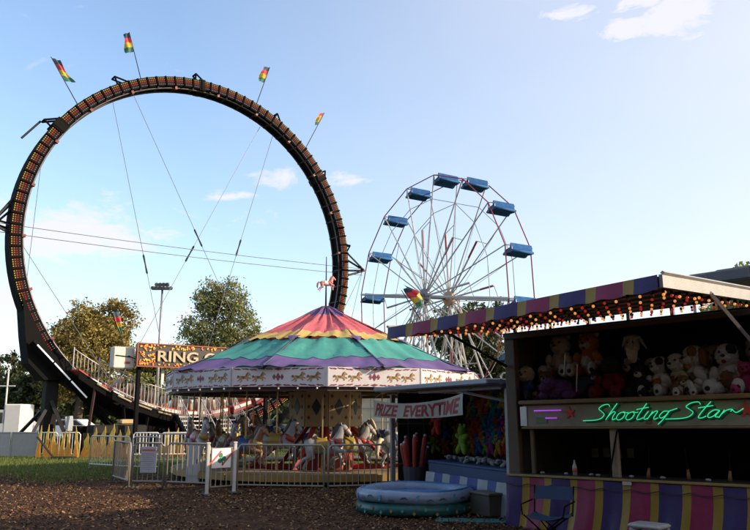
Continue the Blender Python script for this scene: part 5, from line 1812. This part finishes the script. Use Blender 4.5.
# bin of toy bats
bn = thing('toy_bin', 'dark bin on the ground holding red and black toy bats', 'bin')
bn.matrix_world = PB.matrix_basis @ Matrix.Translation((1.25, -.05, 0))
MB().lathe([(0, .02), (.20, .02), (.26, .62), (.24, .62), (.19, .05)], 14).build('bin_wall', mat('bin_dark', (.05, .05, .06), .5), bn)
for k in range(9):
    a = k * 2.4
    rr_ = .12 if k else .02
    p0 = Vector((rr_ * .7 * math.cos(a), rr_ * .7 * math.sin(a), .06)); p1 = Vector((rr_ * 3.0 * math.cos(a), rr_ * 2.2 * math.sin(a), 1.15 + .14 * math.sin(k * 1.7)))
    b_ = thing('toy_bat', 'long soft toy bat with %s cover and white tip standing in the bin' % ('red' if k % 3 else 'black'), 'toy bat', group='%s toy bats in the bin' % ('red' if k % 3 else 'black'))
    b_.matrix_world = bn.matrix_basis
    MB().loft([p0, p0.lerp(p1, .3), p0.lerp(p1, .6), p0.lerp(p1, .93), p1], [.02, .025, .045, .05, .03], 8).build('bat', mat('bat_red', (.34, .03, .02), .6) if k % 3 else mat('bat_black', (.03, .025, .025), .6), b_, smooth=True)
    MB().ell(p1, .035, 8, 5).build('tip', mat('bat_tip', (.45, .43, .42), .6), b_, smooth=True)

# banner
bnr = thing('banner', 'sagging cream banner with red capitals strung under the prize stall roof', 'banner')
bnr.matrix_world = PB.matrix_basis


def ban(u, v):
    tt = -.25 + 4.37 * u
    sag = 4 * u * (1 - u)
    ztop = 2.05 + .04 * u - .13 * sag
    hh = .39 - .08 * sag
    return Vector((tt, -.40 - .05 * math.sin(u * 7) * (.3 + v) + .02 * math.sin(u * 17 + v * 2), ztop - v * hh))


MB().grid(lambda u, v: ban(u, v), 40, 6).build('banner_cloth', mat('banner_cream', (0.450, 0.405, 0.306), .7, var=.12, trans=.15), bnr, smooth=True)
BRED = mat('banner_red', (.24, .012, .02), .6)
lets = letters('PRIZE  EVERYTIME', 1, 0, BRED, shear=.25, bold=.03, width=1.0)
ymax = max(v.co.y for _, m_, _ in lets for v in m_.vertices)
for ch, me, (off, k) in lets:
    for v in me.vertices:
        v.co = ban(.03 + .945 * (off + v.co.x * k), .86 - .72 * v.co.y / ymax) + Vector((0, -.006, 0))
    put('letter', me, bnr)
for u, q in ((0, (-.06, -.2, 2.24)), (1, (4.3, -.2, 2.24))):
    MB().tube(ban(u, 0), q, .006, 5).build('cord', CABLE, bnr)

# paddling pool
pl = thing('paddling_pool', 'round inflatable paddling pool, white printed ring over green ring', 'pool', (.72, 14.35, 0), .3)


def torus(mb, Rr, r, z, n=40, m=10):
    o_ = len(mb.V)
    n = n * 3
    for i_ in range(n):
        a_ = 2 * PI * i_ / n
        wr = 1 + .022 * math.sin(a_ * 21 + z * 40) * math.sin(a_ * 5 + 1) + .012 * math.sin(a_ * 37 + 2)
        sg_ = .010 * math.sin(a_ * 3 + z * 9)
        for k in range(m):
            q_ = 2 * PI * k / m
            rr2 = Rr + r * wr * math.cos(q_)
            mb.V.append((rr2 * math.cos(a_), rr2 * math.sin(a_), z + sg_ + r * wr * math.sin(q_)))
    for i_ in range(n):
        for k in range(m):
            mb.F.append((o_ + i_ * m + k, o_ + ((i_ + 1) % n) * m + k, o_ + ((i_ + 1) % n) * m + (k + 1) % m, o_ + i_ * m + (k + 1) % m)); mb.M.append(0)
    return mb


torus(MB(), .965, .108, .11).build('lower_ring', mat('pool_green', (0.028, 0.119, 0.112), .35, var=.5, scale=9), pl, smooth=True)
up_ = torus(MB(), .965, .108, .315).build('upper_ring', mat('pool_white', (.22, .28, .38), .3, var=.15), pl, smooth=True)
torus(MB(), .965, .030, .405, 40, 8).build('rim_band', mat('pool_blue', (0.040, 0.160, 0.336), .3), pl, smooth=True)
MB().lathe([(.0, .30), (.5, .302), (.90, .30)], 40).build('water', mat('pool_water', (.05, .24, .50), .12, var=.1, bump=.3, fine=14), pl, smooth=True)
MB().lathe([(.872, .30), (.900, .36), (.935, .41)], 40).build('liner', mat('pool_blue', (.05, .20, .42), .3), pl, smooth=True)
rq = random.Random(2)
for k in range(30):
    a = 2 * PI * k / 30
    hh = .30 + .03 * math.sin(k * 1.9)
    rot = Matrix.Rotation(a + PI / 2, 3, 'Z')
    m_ = MB()
    if k % 3:
        m_.prism([(-.07, -.01), (-.03, .025), (.03, .03), (.08, -.02), (.03, .005), (-.02, .0)], -.004, .004)
        mm = mat('whale_dark', (.06, .09, .14), .5)
    else:
        m_.prism([(-.03, -.05), (.01, -.04), (.04, .05), (0, .04)], -.004, .004)
        mm = mat('wave_blue', (.08, .28, .52), .5)
    m_.build('printed_whale' if k % 3 else 'printed_wave', mm, pl, loc=(1.076 * math.cos(a), 1.076 * math.sin(a), hh), rot=rot)
for k in range(34):
    a = 2 * PI * k / 34 + .1
    MB().prism([(-.03, 0), (0, .035), (.03, 0), (0, -.035)], -.004, .004).build('printed_fish', mat('fish_orange', (.35, .20, .06), .5) if k % 2 else mat('fish_teal', (.05, .30, .26), .5), pl, loc=(1.074 * math.cos(a), 1.074 * math.sin(a), .10 + .04 * math.sin(k * 2.7)), rot=Matrix.Rotation(a + PI / 2, 3, 'Z'))
t = put('ground_mat', MB().bevbox((0, 0, .008), (1.25, .42, .012), .004).mesh('ground_mat', mat('mat_teal', (.04, .20, .18), .7, var=.4, scale=5)), None, (1.62, 13.0, 0), (0, 0, R(-8)))
tag(t, 'flat teal mat on the ground in front of the pool', 'mat')
t = thing('storage_box', 'plain tan box standing by the striped counter beside the pool', 'box', (1.96, 13.72, 0), R(-62))
MB().bevbox((0, 0, .18), (.58, .38, .34), .012).build('box_body', mat('box_tan', (0.132, 0.108, 0.078), .7), t)
MB().bevbox((0, 0, .37), (.62, .42, .045), .012).build('lid', mat('box_tan2', (0.162, 0.132, 0.096), .7), t)
t = thing('beach_ball_bag', 'pink bundle lying behind the paddling pool', 'bag', (.15, 15.75, 0))
MB().ell((0, 0, .16), (.34, .22, .17), 12, 8, .08, 3).build('bundle', fur('bundle_pink', (.40, .07, .16)), t, smooth=True)
MB().loft([(.2, 0, .28), (.32, .02, .40), (.4, .03, .36)], [.05, .04, .02], 6).build('knot', fur('bundle_pink', (.40, .07, .16)), t, smooth=True)

# ------------------------------------------------------------------ background: tent, truck, cars
t = thing('canvas_tent', 'sunlit beige canvas stall behind the carousel horses', 'tent', (.6, 35.5, 0), R(-12))
CV = mat('canvas_beige', (.52, .45, .33), .8, var=.12, scale=2)
for k in range(4):
    MB().grid(lambda u, v, k=k: (-1.6 + k * .8 + u * .78, .02 * math.sin(u * 9 + k), v * 2.5), 6, 6).build('wall_panel', CV, t, smooth=True)
MB().prism([(-1.8, 2.4), (0, 3.0), (1.8, 2.4), (1.8, 2.34), (0, 2.93), (-1.8, 2.34)], -.3, 2.4).build('roof', CV, t)
for k in range(5):
    MB().tube((-1.6 + k * .8, -.12, 0), (-1.6 + k * .8, -.12, 2.4), .025, 6).build('pole', GALV, t)
for z in (.8, 1.4, 2.0):
    MB().tube((-1.6, -.14, z), (1.6, -.14, z), .02, 6).build('rail', GALV, t)


def wheel(parent, loc, r=.33, w_=.2):
    wv = MB().loft([(loc[0], loc[1] - w_ / 2, loc[2]), (loc[0], loc[1] - w_ / 2 + .03, loc[2]), (loc[0], loc[1] + w_ / 2 - .03, loc[2]), (loc[0], loc[1] + w_ / 2, loc[2])], [r - .03, r, r, r - .03], 20).build('wheel', RUBBER, parent, smooth=False)
    for s in (-1, 1):
        MB().loft([(loc[0], loc[1] + s * (w_ / 2 + .001), loc[2]), (loc[0], loc[1] + s * (w_ / 2 + .012), loc[2])], [r * .6, r * .5], 14).build('rim', ALU, wv)


t = thing('utility_truck', 'white utility truck with a tall box body parked beyond the grey fence', 'truck', (-18.55, 39.0, 0), R(184))
TW = mat('truck_white', (.66, .65, .62), .35, var=.08)
MB().bevbox((-.62, 0, 1.40), (.80, 1.75, 1.66), .05).build('box_body', TW, t)
MB().prism([(-.2, .5), (-.2, 1.95), (.55, 1.95), (1.0, 1.25), (1.75, 1.12), (1.85, .55)], -.85, .85).build('cab', TW, t)
for s in (-1, 1):
    MB().prism([(-.15, 1.3), (-.15, 1.82), (.5, 1.82), (.82, 1.3)], s * .86 - .006, s * .86 + .006).build('side_window', GLASS, t)
    MB().bevbox((.75, s * 1.0, 1.38), (.1, .14, .24), .02).build('mirror', BLACK, t)
    MB().prism([(-.3, .55), (-.3, 1.28), (.85, 1.22), (.9, .55)], s * .855 - .006, s * .855 + .006).build('door', TW, t)
    MB().bevbox((1.84, s * .6, .85), (.05, .25, .16), .015).build('headlight', mat('lamp_glass', (.6, .6, .58), .1), t)
    for x in (1.15, -.6):
        wheel(t, (x, s * .72, .34))
MB().box((.78, 0, 1.6), (.02, 1.5, .55), (0, R(-33), 0)).build('windscreen', GLASS, t)
MB().bevbox((.4, 0, .48), (2.8, 1.5, .2), .03).build('chassis', BLACK, t)
MB().bevbox((1.9, 0, .55), (.12, 1.7, .22), .03).build('bumper', DARK, t)


def car(label, loc, rz, rgb, key):
    c = thing('parked_car', label, 'car', loc, rz)
    m_ = mat('car_paint_' + key, rgb, .25, 0, var=.05, bump=0)
    for_b = [(-2.1, .35), (-2.15, .75), (-1.95, .95), (-1.3, 1.0), (1.0, .98), (1.9, .82), (2.15, .65), (2.15, .35)]
    MB().prism(for_b, -.85, .85).build('body', m_, c)
    MB().prism([(-1.45, 1.0), (-1.0, 1.42), (.35, 1.42), (1.0, .99)], -.74, .74).build('cabin', m_, c)
    for s in (-1, 1):
        MB().prism([(-1.25, 1.03), (-.92, 1.36), (-.35, 1.36), (-.35, 1.03)], s * .745 - .006, s * .745 + .006).build('side_window', GLASS, c)
        MB().prism([(-.28, 1.03), (-.28, 1.36), (.3, 1.36), (.8, 1.03)], s * .745 - .006, s * .745 + .006).build('side_window', GLASS, c)
        for x in (-1.3, 1.35):
            wheel(c, (x, s * .78, .32))
        MB().bevbox((2.14, s * .6, .68), (.04, .3, .12), .01).build('headlight', mat('lamp_glass', (.6, .6, .58), .1), c)
        MB().bevbox((-2.14, s * .6, .75), (.04, .25, .12), .01).build('tail_light', mat('tail_red', (.4, .03, .03), .2), c)
    return c


car('pale silver car parked beyond the loop support column', (-23.6, 52, 0), .15, (.55, .57, .60), 'silver')
car('white car parked under the tube-lit brace of the loop', (-19.6, 51, 0), -.1, (.68, .68, .67), 'white')
car('dark blue car parked beyond the carousel horses', (-6.6, 48, 0), .25, (.03, .05, .10), 'blue')
t = thing('camper_trailer', 'white camper trailer beyond the loop, glimpsed under the carousel roof', 'trailer', (-11.5, 55, 0), .05)
MB().bevbox((0, 0, 1.6), (6.0, 2.2, 2.3), .18).build('body', TW, t)
MB().box((0, -1.11, 1.15), (5.9, .02, .18)).build('stripe', mat('stripe_blue', (.06, .12, .30), .4), t)
for x in (-1.9, .2):
    MB().bevbox((x, -1.11, 1.95), (.9, .03, .6), .01).build('window', GLASS, t)
MB().bevbox((1.8, -1.11, 1.5), (.7, .03, 1.75), .01).build('door', DIRTYW, t)
for x in (-.6, .4):
    wheel(t, (x, -.95, .33)); wheel(t, (x, .95, .33))

# Blender needs finished matrices for the things placed by matrix
bpy.context.view_layer.update()
SC.render.engine = 'CYCLES'
SC.render.resolution_x = 1024
SC.render.resolution_y = 724
